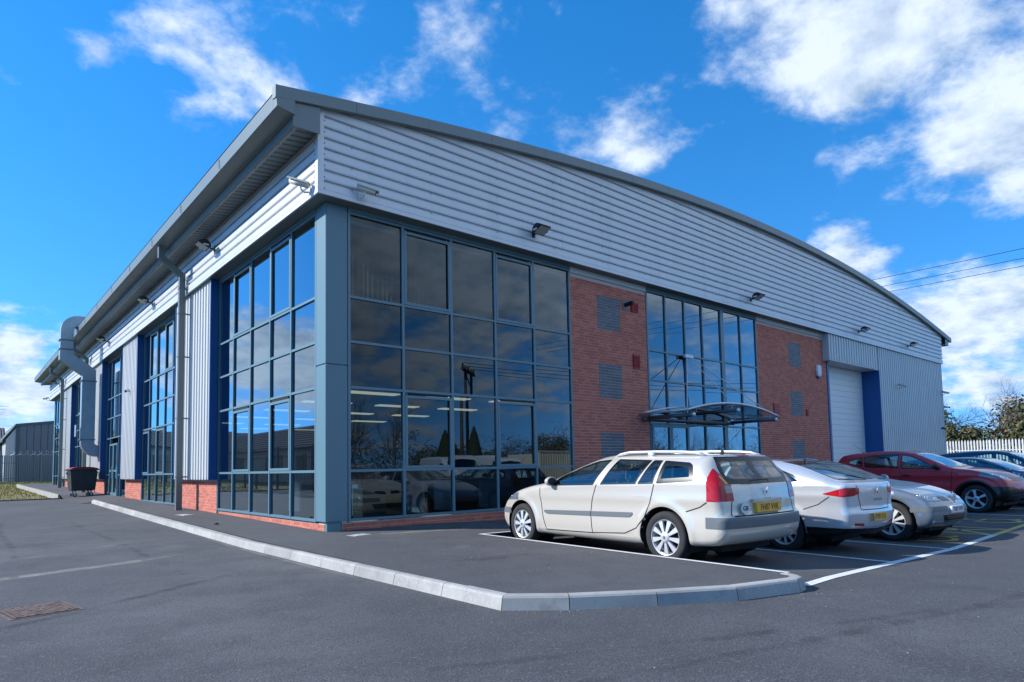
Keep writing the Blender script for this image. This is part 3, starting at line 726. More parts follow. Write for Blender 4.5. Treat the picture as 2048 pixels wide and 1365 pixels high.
for i, (x, y, lab) in enumerate(((2.2, 1.6, 'office desk behind the second front window'), (4.4, 1.7, 'office desk behind the fourth front window'), (2.0, 4.6, 'office desk behind the side glazing'))):
    dq = empty('office_desk', (x, y, .19)); tag(dq, lab, 'desk', 'office desks')
    mb = MB(); mb.box(-.75, .75, -.38, .38, .70, .73); mb.build('top', desk_m, dq)
    for sx_ in (-.68, .68): mb = MB(); mb.box(sx_-.03, sx_+.03, -.34, .34, 0, .70); mb.build('leg', steel, dq)
    mn = empty('computer_monitor', (x, y+.1, .92)); tag(mn, 'dark computer monitor on the '+lab, 'monitor', 'office monitors')
    mb = MB(); mb.box(-.26, .26, -.02, .02, .12, .45); mb.build('screen', dark, mn); mb = MB(); mb.box(-.03, .03, -.02, .05, .0, .12); mb.box(-.12, .12, -.08, .1, .0, .012); mb.build('stand', dark, mn)
# vertical blinds in the upper row
def blind(front, a0, a1, lab):
    p = empty('vertical_blind', (0, 0, 0)); tag(p, lab, 'blind', 'vertical blinds in the upper windows')
    mb = MB(); mb.fbox(front, a0, a1, -.17, -.21, 5.90, 5.96); mb.build('headrail', whitep, p)
    a = a0+.04
    me = MB(); me.prism([(-.045, -.022), (.045, .022), (.044, .024), (-.046, -.020)], 2, 4.36, 5.90); me = me.mesh('slat', blind_m)
    while a < a1-.03:
        o = link('slat', me, p, (a, .19, 0) if front else (.19, a, 0)); o.rotation_euler = (0, 0, (0 if front else R(90))+R(rb.uniform(-8, 8)+58)); a += .105
ordn = ('first', 'second', 'third', 'fourth', 'fifth')
for i in range(5): blind(True, FX[i]+.05, FX[i+1]-.05, 'tan vertical blind behind the %s top front window from the corner post' % ordn[i])
for i in range(5): blind(False, LY[i]+.05, LY[i+1]-.05, 'tan vertical blind behind the %s top side window from the corner post' % ordn[i])
pp = empty('potted_plant', (1.15, .55, .19)); tag(pp, 'green plant in a terracotta pot behind the corner window', 'plant')
mb = MB(); lathe(mb, [(0, .62), (.16, .62), (.215, 1.0), (.24, 1.0), (.24, 1.07), (.20, 1.07), (.19, 1.0), (0, .98)], 20, 'z'); mb.build('pot', terracotta, pp, True)
mb = MB(); mb.box(-.25, .25, -.2, .2, 0, .615); mb.build('stand', wall_in, pp)
leafm = mat('plant_leaf', (.03, .07, .02), .6); mb = MB()
for k in range(70):
    a = rb.random()*6.28; e = rb.uniform(.3, 1.3); l = rb.uniform(.2, .42); c = Vector((.03*math.cos(a), .03*math.sin(a), 1.0)); d = Vector((math.cos(a)*math.cos(e), math.sin(a)*math.cos(e), math.sin(e))); s_ = d.cross(Vector((0, 0, 1))).normalized()*.022
    mb.quad(c, c+d*l*.5-s_+Vector((0, 0, .02)), c+d*l-Vector((0, 0, .06)), c+d*l*.5+s_+Vector((0, 0, .02)))
mb.build('leaves', leafm, pp, fix=False)

# ---------------------------------------------------------------- things fixed to the building
def floodlight(loc, rz, lab):
    p = empty('floodlight', loc, rz); p.scale = (.86, .86, .86); tag(p, lab, 'floodlight', 'floodlights along the cladding')
    mb = MB(); mb.box(-.05, .05, -.02, .0, -.08, .08); mb.tube([(0, 0, 0), (0, -.12, .0), (0, -.20, .05)], .022, 8); mb.build('arm', dark, p)
    mb = MB()
    mb.prism([(-.15, -.03), (-.17, .10), (-.24, .17), (-.34, .19), (-.47, .13), (-.50, .09), (-.20, -.055)], 0, -.20, .20); mb.build('housing', dark, p, bevel=.012)
    mb = MB(); mb.quad((-.175, -.225, -.050), (.175, -.225, -.050), (.175, -.488, .076), (-.175, -.488, .076)); mb.build('lens', lens, p, fix=False)
    mb = MB(); mb.box(-.21, -.20, -.36, -.22, .0, .05); mb.box(.20, .21, -.36, -.22, .0, .05); mb.build('side_clip', steel, p)
    return p
for x, l in ((4.94, 'black floodlight on the gable above the corner glazing'), (14.71, 'black floodlight on the gable above the entrance glazing'), (23.44, 'black floodlight on the gable above the white roller door'), (29.18, 'rightmost black floodlight on the gable')):
    floodlight((x, -OV, 6.52), 0, l)
for y, l in ((5.7, 'black floodlight on the side cladding above the corner glazing'), (12.3, 'black floodlight on the side cladding above the second window bay'), (20.1, 'black floodlight on the side cladding above the side door'), (28.0, 'black floodlight on the side cladding behind the duct'), (36.3, 'farthest black floodlight on the side cladding')):
    floodlight((-OV, y, 6.72), R(-90), l)
def cctv(loc, rz, lab, aim=R(35), tilt=R(-22), s=1.0):
    p = empty('security_camera', loc, rz); p.scale = (s*.88, s*.88, s*.88); tag(p, lab, 'camera', 'security cameras')
    mb = MB(); mb.box(-.05, .05, -.02, 0, -.07, .07); mb.tube([(0, -.01, -.02), (0, -.12, -.05), (0, -.20, 0), (0, -.20, .06)], .02, 8); mb.build('bracket', whitep, p)
    b = empty('housing', (0, -.20, .11), 0, p); b.rotation_euler = (tilt, 0, aim)
    mb = MB(); mb.tube([(0, .16, 0), (0, -.24, 0)], .055, 14); mb.build('body', cream, b, True)
    mb = MB(); mb.prism([(-.07, .03), (-.06, .07), (.06, .07), (.07, .03), (.062, .03), (.053, .06), (-.053, .06), (-.062, .03)], 1, -.30, .17); mb.build('sun_shield', cream, b)
    mb = MB(); mb.tube([(0, -.236, 0), (0, -.252, 0)], .045, 14); mb.build('lens', blackm, b)
cctv((.52, -OV, 6.24), 0, 'cream security camera on the gable beside the building corner', R(62), R(16))
cctv((-OV, .03, 6.25), R(-90), 'cream security camera on the side cladding beside the building corner', R(-45), R(-18))
cctv((27.7, -DF, 4.45), 0, 'white security camera on the ribbed wall right of the roller door', R(40), R(20), .9)
cctv((33.85, -DF, 4.50), 0, 'white security camera at the right end of the ribbed wall', R(45), R(15), .9)
cctv((-OV, 41.3, 6.2), R(-90), 'small security camera at the far end of the side cladding', R(-30), R(15), .9)
p = empty('wall_sensor', (33.65, -DF, 2.73)); tag(p, 'small dark sensor low on the right end of the ribbed wall', 'sensor')
mb = MB(); mb.box(-.05, .05, -.10, .0, -.05, .05); mb.build('body', dark, p, bevel=.01); mb = MB(); mb.tube([(0, -.09, -.02), (.02, -.17, -.06)], .04, 10); mb.build('lens_hood', dark, p)
p = empty('wall_sensor', (-PD, 16.1, 4.25), R(-90)); tag(p, 'small sensor lamp on the ribbed panel beside the side door', 'sensor')
mb = MB(); mb.box(-.07, .07, -.12, .0, -.05, .05); mb.build('body', whitep, p, bevel=.01); mb = MB(); mb.tube([(0, -.10, -.02), (0, -.16, -.05)], .05, 10); mb.build('lens_hood', dark, p)
p = empty('alarm_box', (20.07, 0, 4.61)); tag(p, 'white alarm box with blue base on the brick beside the roller door', 'alarm')
mb = MB(); mb.prism([(-.16, .20), (-.10, .24), (.10, .24), (.16, .20), (.19, .0), (.12, -.20), (-.12, -.20), (-.19, .0)], 1, -.09, 0); mb.build('cover', whitep, p, bevel=.02)
mb = MB(); mb.prism([(-.12, -.205), (.12, -.205), (.09, -.27), (-.09, -.27)], 1, -.08, 0); mb.build('strobe', blue_m, p)
# entrance canopy
cp = empty('entrance_canopy', (11.4, 0, 2.4)); tag(cp, 'curved clear entrance canopy hung on steel rods over the doors', 'canopy')
cst = mat('canopy_tube', (.15, .14, .145), .35, .4); edge = mat('canopy_edge', (.62, .65, .67), .3, .4)
def CA(x): t = (x-11.42)/2.38; return 2.80-.27*t*t-11.4*0-2.4
X_ = [9.04+4.76*k/24 for k in range(25)]
mb = MB()
for a, b in zip(X_[:-1], X_[1:]):
    for z_, fl in ((.0, 0), (.012, 1)):
        q = [(a-11.4, -.05, CA(a)+z_), (b-11.4, -.05, CA(b)+z_), (b-11.4, -1.5, CA(b)+z_), (a-11.4, -1.5, CA(a)+z_)]
        mb.quad(*(q if fl else q[::-1]))
mb.build('roof_glass', clear_g, cp, fix=False)
for y in (-1.5, -.05):
    mb = MB(); mb.tube([(x-11.4, y, CA(x)+.005) for x in X_], .032, 8); mb.build('arched_edge', edge, cp, True)
for x in (9.04, 13.8):
    mb = MB(); mb.tube([(x-11.4, -.05, CA(x)+.005), (x-11.4, -1.5, CA(x)+.005)], .03, 8); mb.build('side_edge', edge, cp, True)
for x, z in ((9.28, 2.42), (11.45, 2.62), (13.58, 2.43)):
    mb = MB(); mb.tube([(x-11.4, -.02, z-2.4), (x-11.4, -1.52, z-2.4)], .05, 12); mb.build('beam', cst, cp, True)
    mb = MB(); mb.tube([(x-11.4, -1.5, z-2.4), (x-11.4, -1.56, z-2.4)], .058, 14); mb.build('beam_cap', edge, cp, True)
    mb = MB(); mb.tube([(x-11.4, -1.35, z-2.4+.04), (x-11.4, -1.35, CA(x)+.07)], .015, 6); mb.tube([(x-11.4, -.2, z-2.4+.04), (x-11.4, -.2, CA(x))], .015, 6); mb.build('post', edge, cp)
    mb = MB(); mb.tube([(x-11.4, -1.35, CA(x)+.06), (-.10+(.08 if x > 12 else -.08 if x < 10 else 0), -.10, 1.92)], .012, 6); mb.build('tie_rod', steel, cp)
mb = MB(); mb.tube([(9.1-11.4, -.07, .0), (13.7-11.4, -.07, .0)], .05, 10); mb.build('wall_rail', cst, cp, True)
mb = MB(); mb.box(-.30, .12, -.14, -.045, 1.87, 1.97); mb.build('anchor_plate', steel, cp, bevel=.01)
# ventilation duct on the side wall
dk = empty('ventilation_duct', (-.66, 22.6, 0)); tag(dk, 'galvanised ventilation duct cranked round the eaves down the side wall', 'duct')
def dseg(pts, name='duct_section', hw=.32):
    mb = MB(); mb.sq([(x+.66, 0, z) for x, z in pts], hw*.80, .22); return mb.build(name, galv, dk, bevel=.004)
def flange(x, z, hx=.36, hz=.02):
    mb = MB(); mb.box(x+.66-hx*.82, x+.66+hx*.82, -.25, .25, z-hz, z+hz); mb.build('flange', darksteel, dk)
def elbow(cx, cz, a0, a1, r_=.42):
    return [(cx+r_*math.cos(R(a)), cz+r_*math.sin(R(a))) for a in np.linspace(a0, a1, 8)]
dseg([(-1.48, 7.02), (-1.48, 7.46)]+elbow(-1.06, 7.46, 180, 90)[1:]+[(-.2, 7.88)], 'top_bend', .29)
dseg([(-1.48, 6.62), (-1.48, 7.00)], 'duct_section', .30); flange(-1.48, 7.01, .34)
dseg([(-1.48, 6.60), (-1.48, 6.28), (-.64, 5.66), (-.64, 5.30)], 'offset_bend', .31); flange(-1.48, 6.61, .34)
dseg([(-.64, 5.28), (-.64, 2.72)]); flange(-.64, 5.29)
dseg([(-.64, 2.70)]+elbow(-.26, 2.60, 180, 262, .38)+[(-.18, 2.21)], 'bottom_bend', .31); flange(-.64, 2.71)
mb = MB(); mb.box(-.42, -.39, -.22, .22, 2.85, 3.35); mb.build('access_hatch', galv, dk)
# four-wheeled bin
bx = empty('wheeled_bin', (-.86, 22.0, gz(0, 22.0)+.05), R(4)); bx.scale = (.80, .95, .93); tag(bx, 'dark grey four-wheeled rubbish bin with red lid beside the side wall', 'bin')
binm = mat('bin_plastic', (.028, .036, .042), .5, noise=[(4, 4, (.040, .048, .055), .4, .7)]); lidm = mat('bin_lid', (.40, .012, .03), .4)
mb = MB()
lo = [(-.53, -.40, .28), (.53, -.40, .28), (.53, .40, .28), (-.53, .40, .28)]; hi = [(-.62, -.50, 1.22), (.62, -.50, 1.22), (.62, .50, 1.22), (-.62, .50, 1.22)]
mb.v = lo+hi; mb.f = [(3, 2, 1, 0), (4, 5, 6, 7)]+[(i, (i+1) % 4, 4+(i+1) % 4, 4+i) for i in range(4)]; mb.m = [0]*6
mb.build('body', binm, bx, bevel=.05)
mb = MB(); mb.box(-.67, .67, -.55, .55, 1.20, 1.26); mb.build('rim', binm, bx, bevel=.02)
for k in range(3):
    t = (k+1)/4; mb = MB(); zz = .28+.94*t; xx = .53+.09*t+.006; yy = .40+.10*t+.006; mb.box(-xx, xx, -yy-.012, -yy+.02, zz-.02, zz+.02); mb.build('rib', binm, bx)
mb = MB(); mb.prism([(-.64, 1.262), (-.60, 1.30), (-.35, 1.35), (0, 1.365), (.35, 1.35), (.60, 1.30), (.64, 1.262)], 1, -.53, .53); mb.build('lid', lidm, bx, bevel=.02)
for x in (-.36, .36):
    for y in (-.28, .28):
        wq = empty('castor', (x, y, .1), 0, bx); mb = MB(); lathe(mb, [(0, -.025), (.095, -.025), (.10, 0), (.095, .025), (0, .025)], 18, 'y'); mb.build('tyre', rubber, wq, True)
        mb = MB(); mb.box(-.04, .04, -.045, .045, .02, .19); mb.build('fork', steel, wq)
        mb = MB(); lathe(mb, [(0, -.03), (.05, -.028), (.055, 0), (.05, .028), (0, .03)], 14, 'y'); mb.build('hub', steel, wq)
for x in (-.66, .66):
    mb = MB(); mb.tube([(x, -.1, 1.05), (x*1.06, -.1, 1.10), (x*1.06, .1, 1.10), (x, .1, 1.05)], .02, 8); mb.build('handle', binm, bx)

# manhole and small covers
mh = empty('manhole_cover', (-4.46, -3.52, gz(-4, -3)), R(9)); tag(mh, 'rusty rectangular iron manhole cover set in the asphalt', 'manhole cover')
mb = MB(); mb.box(-.28, .28, -.32, .32, -.03, .004)
mb.build('frame', rust, mh)
mb = MB(); mb.box(-.252, .252, -.292, .292, -.02, .006); mb.build('shadow_gap', blackm, mh)
mb = MB(); mb.box(-.24, .24, -.28, .28, -.02, .010); mb.build('lid', rust, mh)
rr = random.Random(5); mb = MB()
for i in range(13):
    for j in range(15):
        if (i+j) % 2: continue
        x = -.215+i*.036; y = -.255+j*.036; h = .011+rr.random()*.004
        mb.box(x-.014, x+.014, y-.012, y+.012, .010, h)
mb.build('raised_tread', rust, mh, fix=False)
def cover(x, y, w, h, lab):
    p = empty('inspection_cover', (x, y, fz(x, y)), R(8)); tag(p, lab, 'cover')
    mb = MB(); mb.box(-w/2, w/2, -h/2, h/2, -.02, .006); mb.build('surround', concrete, p); mb = MB(); mb.box(-w/4, w/4, -h/4, h/4, .0, .010); mb.build('lid', steel, p)
cover(.15, -.95, .34, .26, 'small concrete inspection cover beside the corner post'); cover(-.75, 6.3, .26, .55, 'pale rectangular cover on the footway beside the downpipe')
# grit and leaf litter
rr = random.Random(9); gm = [mat('litter_%d' % i, c, .8) for i, c in enumerate([(.30, .30, .29), (.24, .21, .17), (.30, .15, .05)])]
mb = MB()
for k in range(420):
    x, y = (rr.uniform(-6, 12), rr.uniform(-11, -8.2)) if k % 3 == 0 else ((rr.uniform(-5.6, -1.6), rr.uniform(-9, 14)) if k % 3 == 1 else (rr.uniform(-1.2, 1.2), rr.uniform(-6, -.6)))
    if k > 360: t = rr.random(); x, y = -1.5+2.6*t+rr.uniform(-.05, .05), -6.75-1.4*t-rr.random()*.12
    on_f = -1.35 < x < 1.3 and y > -6.5
    z = fz(x, y) if on_f else gz(x, y); s_ = rr.uniform(.003, .009); a = rr.random()*6.28; c_, n_ = math.cos(a)*s_, math.sin(a)*s_
    n = len(mb.v); mb.v += [(x-c_, y-n_, z+.001), (x+n_, y-c_, z+.001), (x+c_, y+n_, z+.002), (x-n_, y+c_, z+.001), (x, y, z+s_*.8)]
    for i in range(4): mb.f.append((n+i, n+(i+1) % 4, n+4)); mb.m.append(0)
    for i in range(4): mb.m[-1-i] = rr.choice([0, 0, 1]) if k <= 360 else rr.choice([0, 1, 2])
tag(mb.build('grit', gm, fix=False), 'scattered grit and leaf litter on the asphalt', 'grit', kind='stuff')
def fallen(x, y, lab):
    p = empty('fallen_leaf', (x, y, fz(x, y)), rr.random()*6); tag(p, lab, 'leaf'); mb = MB()
    n = 8; pts = [(.055*math.cos(2*math.pi*i/n)*(1.3 if i % 2 else 1), .04*math.sin(2*math.pi*i/n), .012+.018*(i % 3)) for i in range(n)]
    for i in range(n): mb.poly([pts[i], pts[(i+1) % n], (0, 0, .008)])
    mb.build('blade', gm[2], p, fix=False)
fallen(-.98, 3.0, 'single curled brown leaf lying on the footway')

# ---------------------------------------------------------------- vehicles
def catmull(P, n=8):
    P = np.array(P, float); out = []
    k = len(P)
    for i in range(k):
        p0, p1, p2, p3 = P[i-1], P[i], P[(i+1) % k], P[(i+2) % k]
        d = np.linalg.norm(p2-p1)
        for t in np.arange(n)/n:
            a = .5*((2*p1)+(-p0+p2)*t+(2*p0-5*p1+4*p2-p3)*t*t+(-p0+3*p1-3*p2+p3)*t**3)
            b = p1*(1-t)+p2*t
            out.append(a*.75+b*.25)
    return np.array(out)
def polysd(x, y, P):                                            # signed distance, positive inside
    P = np.asarray(P, float); d = np.full(x.shape, 1e9); s_ = np.ones(x.shape)
    for i in range(len(P)):
        a, b = P[i], P[i-1]; ex, ey_ = b-a; wx, wy = x-a[0], y-a[1]
        t = np.clip((wx*ex+wy*ey_)/(ex*ex+ey_*ey_+1e-12), 0, 1); bx_, by_ = wx-ex*t, wy-ey_*t
        d = np.minimum(d, bx_*bx_+by_*by_)
        c1 = y >= a[1]; c2 = y < b[1]; c3 = ex*wy > ey_*wx
        s_ = np.where((c1 & c2 & c3) | (~c1 & ~c2 & ~c3), -s_, s_)
    return -s_*np.sqrt(d)
def linesd(x, y, P):
    d = np.full(x.shape, 1e9)
    for a, b in zip(P[:-1], P[1:]):
        ex, ey_ = b[0]-a[0], b[1]-a[1]; wx, wy = x-a[0], y-a[1]
        t = np.clip((wx*ex+wy*ey_)/(ex*ex+ey_*ey_+1e-12), 0, 1)
        d = np.minimum(d, (wx-ex*t)**2+(wy-ey_*t)**2)
    return np.sqrt(d)
def smax(a, b, k):
    h = np.maximum(k-np.abs(a-b), 0)/k; return np.maximum(a, b)+h*h*k*.25
def surface(f, lo, hi, h):
    ax = [np.arange(lo[i], hi[i]+h, h) for i in range(3)]
    X, Y, Z = np.meshgrid(*ax, indexing='ij'); F = f(X, Y, Z); nx, ny, nz = F.shape
    acc = np.zeros((nx-1, ny-1, nz-1, 3)); cnt = np.zeros((nx-1, ny-1, nz-1))
    edges = []
    for axis in range(3):
        sl0 = [slice(None)]*3; sl1 = [slice(None)]*3; sl0[axis] = slice(0, -1); sl1[axis] = slice(1, None)
        A, B = F[tuple(sl0)], F[tuple(sl1)]; cr_ = (A < 0) != (B < 0)
        idx = np.argwhere(cr_); t = A[cr_]/(A[cr_]-B[cr_])
        P = np.stack([ax[k][idx[:, k]] for k in range(3)], 1).astype(float); P[:, axis] += t*h
        o = [k for k in range(3) if k != axis]
        for da in (0, -1):
            for db in (0, -1):
                c = idx.copy(); c[:, o[0]] += da; c[:, o[1]] += db
                ok = np.all((c >= 0) & (c < np.array([nx-1, ny-1, nz-1])), 1)
                np.add.at(acc, tuple(c[ok].T), P[ok]); np.add.at(cnt, tuple(c[ok].T), 1)
        edges.append((axis, idx, A[cr_] < 0))
    vid = -np.ones(cnt.shape, int); act = cnt > 0; vid[act] = np.arange(act.sum()); V = acc[act]/cnt[act][:, None]
    Q = []
    for axis, idx, neg in edges:
        o = [(axis+1) % 3, (axis+2) % 3]; cs = []
        for da, db in ((0, 0), (-1, 0), (-1, -1), (0, -1)):
            c = idx.copy(); c[:, o[0]] += da; c[:, o[1]] += db; cs.append(c)
        ok = np.ones(len(idx), bool)
        for c in cs: ok &= np.all((c >= 0) & (c < np.array(cnt.shape)), 1)
        q = np.stack([vid[tuple(c[ok].T)] for c in cs], 1); q[~neg[ok]] = q[~neg[ok]][:, ::-1]
        Q.append(q)
    Q = np.concatenate(Q)
    e = 1e-3
    def grad(V):
        g = np.stack([(f(V[:, 0]+e*(k == 0), V[:, 1]+e*(k == 1), V[:, 2]+e*(k == 2))-f(V[:, 0]-e*(k == 0), V[:, 1]-e*(k == 1), V[:, 2]-e*(k == 2)))/(2*e) for k in range(3)], 1)
        return g
    for _ in range(3):
        g = grad(V); v = f(V[:, 0], V[:, 1], V[:, 2]); st = g*(v/np.maximum((g*g).sum(1), .05))[:, None]
        ln = np.linalg.norm(st, axis=1, keepdims=True); V = V-st*np.minimum(1, .5*h/np.maximum(ln, 1e-9))
    e = 6e-3; g = grad(V); Nn = g/np.maximum(np.linalg.norm(g, axis=1, keepdims=True), 1e-9)
    Tt = np.concatenate([Q[:, [0, 1, 2]], Q[:, [0, 2, 3]]])
    return V, Nn, Tt
def clip(V, Nn, T_, d, sel):
    # splits the selected triangles along d = 0; returns V, N, inside, outside
    s_ = d > 0; S = s_[T_]; c = S.sum(1)
    out = [T_[~sel]]; ins = [T_[sel & (c == 3)]]; out.append(T_[sel & (c == 0)])
    for odd, cc in ((True, 1), (False, 2)):
        t = T_[sel & (c == cc)]
        if not len(t): continue
        k = np.argmax(s_[t] == odd, 1); r_ = np.arange(len(t)); a, b, g = t[r_, k], t[r_, (k+1) % 3], t[r_, (k+2) % 3]
        def cut(p, q):
            nonlocal V, Nn, d
            w = (d[p]/(d[p]-d[q]))[:, None]; n0 = len(V); V = np.concatenate([V, V[p]*(1-w)+V[q]*w]); n_ = Nn[p]*(1-w)+Nn[q]*w
            Nn = np.concatenate([Nn, n_/np.maximum(np.linalg.norm(n_, axis=1, keepdims=True), 1e-9)]); d = np.concatenate([d, np.zeros(len(p))]); return np.arange(n0, n0+len(p))
        e1, e2 = cut(a, b), cut(a, g)
        A = np.stack([a, e1, e2], 1); B = np.concatenate([np.stack([e1, b, g], 1), np.stack([e1, g, e2], 1)])
        (ins if odd else out).append(A); (out if odd else ins).append(B)
    return V, Nn, np.concatenate(ins), np.concatenate(out)
def part_mesh(name, V, Nn, T_, m_, off=0.0):
    if not len(T_): return None
    u, inv = np.unique(T_, return_inverse=True); v = V[u]+Nn[u]*off; t = inv.reshape(-1, 3)
    me = bpy.data.meshes.new(name); me.vertices.add(len(v)); me.vertices.foreach_set('co', v.astype('f').ravel())
    me.loops.add(len(t)*3); me.loops.foreach_set('vertex_index', t.astype('i').ravel()); me.polygons.add(len(t)); me.polygons.foreach_set('loop_start', np.arange(0, len(t)*3, 3, dtype='i'))
    me.polygons.foreach_set('use_smooth', [True]*len(t)); me.update(calc_edges=True); me.validate()
    me.materials.append(m_)
    if len(me.vertices) == len(v):
        try: me.normals_split_custom_set_from_vertices([tuple(q) for q in Nn[u]])
        except Exception: pass
    return me
# body coordinates: x lateral (right +), y forward from the rear axle, z above the ground
def body_fn(K):
    sil = catmull(K['sil'], 8); y0, y1 = sil[:, 0].min()-.3, sil[:, 0].max()+.3; h = .0125
    gy = np.arange(y0, y1, h); gz_ = np.arange(-.1, 2.3, h); A, B = np.meshgrid(gy, gz_, indexing='ij'); G = -polysd(A.ravel(), B.ravel(), sil).reshape(A.shape)
    def side(y, z):
        a = np.clip((y-y0)/h, 0, len(gy)-1.001); b = np.clip((z+.1)/h, 0, len(gz_)-1.001); i = a.astype(int); j = b.astype(int); s_, t = a-i, b-j
        return G[i, j]*(1-s_)*(1-t)+G[i+1, j]*s_*(1-t)+G[i, j+1]*(1-s_)*t+G[i+1, j+1]*s_*t
    wb = K['wb']; hub = K['r']
    def f(x, y, z):
        ax_ = np.abs(x)
        mid = .5*(sil[:, 0].min()+sil[:, 0].max())
        tf = np.clip((y-mid)/(sil[:, 0].max()-mid), 0, 1); tr_ = np.clip((mid-y)/(mid-sil[:, 0].min()), 0, 1)
        ys_ = y+K['cf']*ax_**2*tf-K['cr']*ax_**2*tr_
        zb = np.interp(y, K['belt'][0], K['belt'][1])
        w = np.interp(y, K['plan'][0], K['plan'][1])
        t = np.clip((z-zb)/K['gh'], 0, 1.3); w = w-(K['th'][0]*t+K['th'][1]*t*t)
        b = np.clip((K['tuck']-z)/.28, 0, 1.5); w = w-.045*b*b
        w = w+.007*np.exp(-((z-K['crease'])/.06)**2)-.004*np.exp(-((z-K['crease']+.14)/.09)**2)
        for yy in (0.0, wb):
            r_ = np.hypot(y-yy, z-hub); w = w+K['flare']*np.exp(-((r_-K['ra']-.03)/.055)**2)*(z < zb)
        roofx = np.clip((z-zb-.05)/.2, 0, 1)
        return smax(side(ys_, z), ax_-w, K['k']+.05*roofx)
    return f, sil
KINDS = {}
def prep(kind, K, h=.026):
    f, sil = body_fn(K); K['f'] = f
    V, Nn, T_ = surface(f, (-1.12, sil[:, 0].min()-.08, .08), (1.12, sil[:, 0].max()+.08, sil[:, 1].max()+.1), h)
    parts = []; cur = T_
    def field(spec):
        nonlocal V, Nn, cur
        kind_, name, mt, P, cond, off, n_ = spec
        C_ = V[cur].mean(1); NN = Nn[cur].mean(1); sel = cond(C_, NN)
        ax_ = np.abs(V[:, 0])
        if kind_ == 'yz': d = polysd(V[:, 1], V[:, 2], P)
        elif kind_ == 'xz': d = polysd(ax_, V[:, 2], P)
        elif kind_ == 'xzs': d = polysd(V[:, 0], V[:, 2], P)
        elif kind_ == 'xy': d = polysd(ax_, V[:, 1], P)
        elif kind_ == 'lyz': d = n_-linesd(V[:, 1], V[:, 2], P)
        elif kind_ == 'lxz': d = n_-linesd(ax_, V[:, 2], P)
        elif kind_ == 'circ': d = n_-np.hypot(V[:, 1]-P[0], V[:, 2]-P[1])
        V, Nn, ins, cur = clip(V, Nn, cur, d, sel)
        if mt == 'hole': return
        if mt in ('glass', 'tint'):                             # split into a dark printed border and clear glass
            if n_:
                if kind_ == 'yz': d2 = polysd(V[:, 1], V[:, 2], P)-n_
                elif kind_ == 'xz': d2 = polysd(np.abs(V[:, 0]), V[:, 2], P)-n_
                else: d2 = polysd(V[:, 0], V[:, 2], P)-n_
                V, Nn, gi, bo = clip(V, Nn, ins, d2, np.ones(len(ins), bool))
                parts.append((name, 'glass', split(gi), off)); parts.append((name+'_seal', 'black', split(bo), off))
                return
        parts.append((name, mt, split(ins), off))
    def ribbon(spec):                                           # panel gap: a thin dark ribbon lying on the surface
        P = np.array(spec[3], float); w = spec[6]; pts = [P[0]]
        for a, b in zip(P[:-1], P[1:]):
            n = max(1, int(np.linalg.norm(b-a)/.03)); pts += [a+(b-a)*(k+1)/n for k in range(n)]
        pts = np.array(pts); d = np.gradient(pts, axis=0); d /= np.linalg.norm(d, axis=1, keepdims=True)+1e-9; nr = np.stack([-d[:, 1], d[:, 0]], 1)
        E = np.concatenate([pts+nr*w, pts-nr*w]); m_ = len(pts)
        for sx in (-1, 1):
            lo = np.zeros(len(E)); 
            if spec[0] == 'lyz':
                hi = np.full(len(E), 1.15); g = lambda t: f(sx*t, E[:, 0], E[:, 1])
            else:
                lo += .4; hi = np.full(len(E), sil[:, 0].min()-.3); g = lambda t: f(sx*E[:, 0], t, E[:, 1])
            for _ in range(34):
                mid = (lo+hi)/2; ins = g(mid) < 0; lo = np.where(ins, mid, lo); hi = np.where(ins, hi, mid)
            if spec[0] == 'lyz': v = np.stack([sx*(lo+.0022), E[:, 0], E[:, 1]], 1)
            else: v = np.stack([sx*E[:, 0], lo-.0022, E[:, 1]], 1)
            fs = [(k, k+1, m_+k+1, m_+k) for k in range(m_-1)]
            me = bpy.data.meshes.new('shut_line'); me.from_pydata([tuple(q) for q in v], [], fs); me.materials.append(blackm); K.setdefault('ribbons', []).append(me)
    def split(t):                                               # left and right pieces become objects of their own
        if not len(t): return []
        x = V[t].mean(1)[:, 0]
        pts = V[t].reshape(-1, 3)[:, 0]
        if np.abs(pts).min() < .05: return [t]
        return [t[x < 0], t[x >= 0]]
    for spec in K['regions']:
        if spec[0] in ('lyz', 'lxz'): ribbon(spec)
        else: field(spec)
    parts.append(('body_shell', 'paint', [cur], 0.0))
    # lining inside the cabin
    C_ = V[cur].mean(1); li = cur[(C_[:, 2] > .45)]
    parts.append(('cabin_lining', 'lining', [li[:, ::-1]], -.022))
    KINDS[kind] = (V, Nn, parts, K)
side_c = lambda z0=0: (lambda C_, n_: (np.abs(n_[:, 0]) > .55) & (C_[:, 2] > z0))
front_c = lambda y0, z0=0: (lambda C_, n_: (C_[:, 1] > y0) & (C_[:, 2] > z0))
rear_c = lambda y0, z0=0: (lambda C_, n_: (C_[:, 1] < y0) & (C_[:, 2] > z0))
up_c = lambda C_, n_: (n_[:, 2] > .5)
def arches(wb, r_, ra):
    return [('circ', 'arch', 'hole', (0, r_), lambda C_, n_: (np.abs(C_[:, 0]) > .5), 0, ra), ('circ', 'arch', 'hole', (wb, r_), lambda C_, n_: (np.abs(C_[:, 0]) > .5), 0, ra)]
g_ = .0065
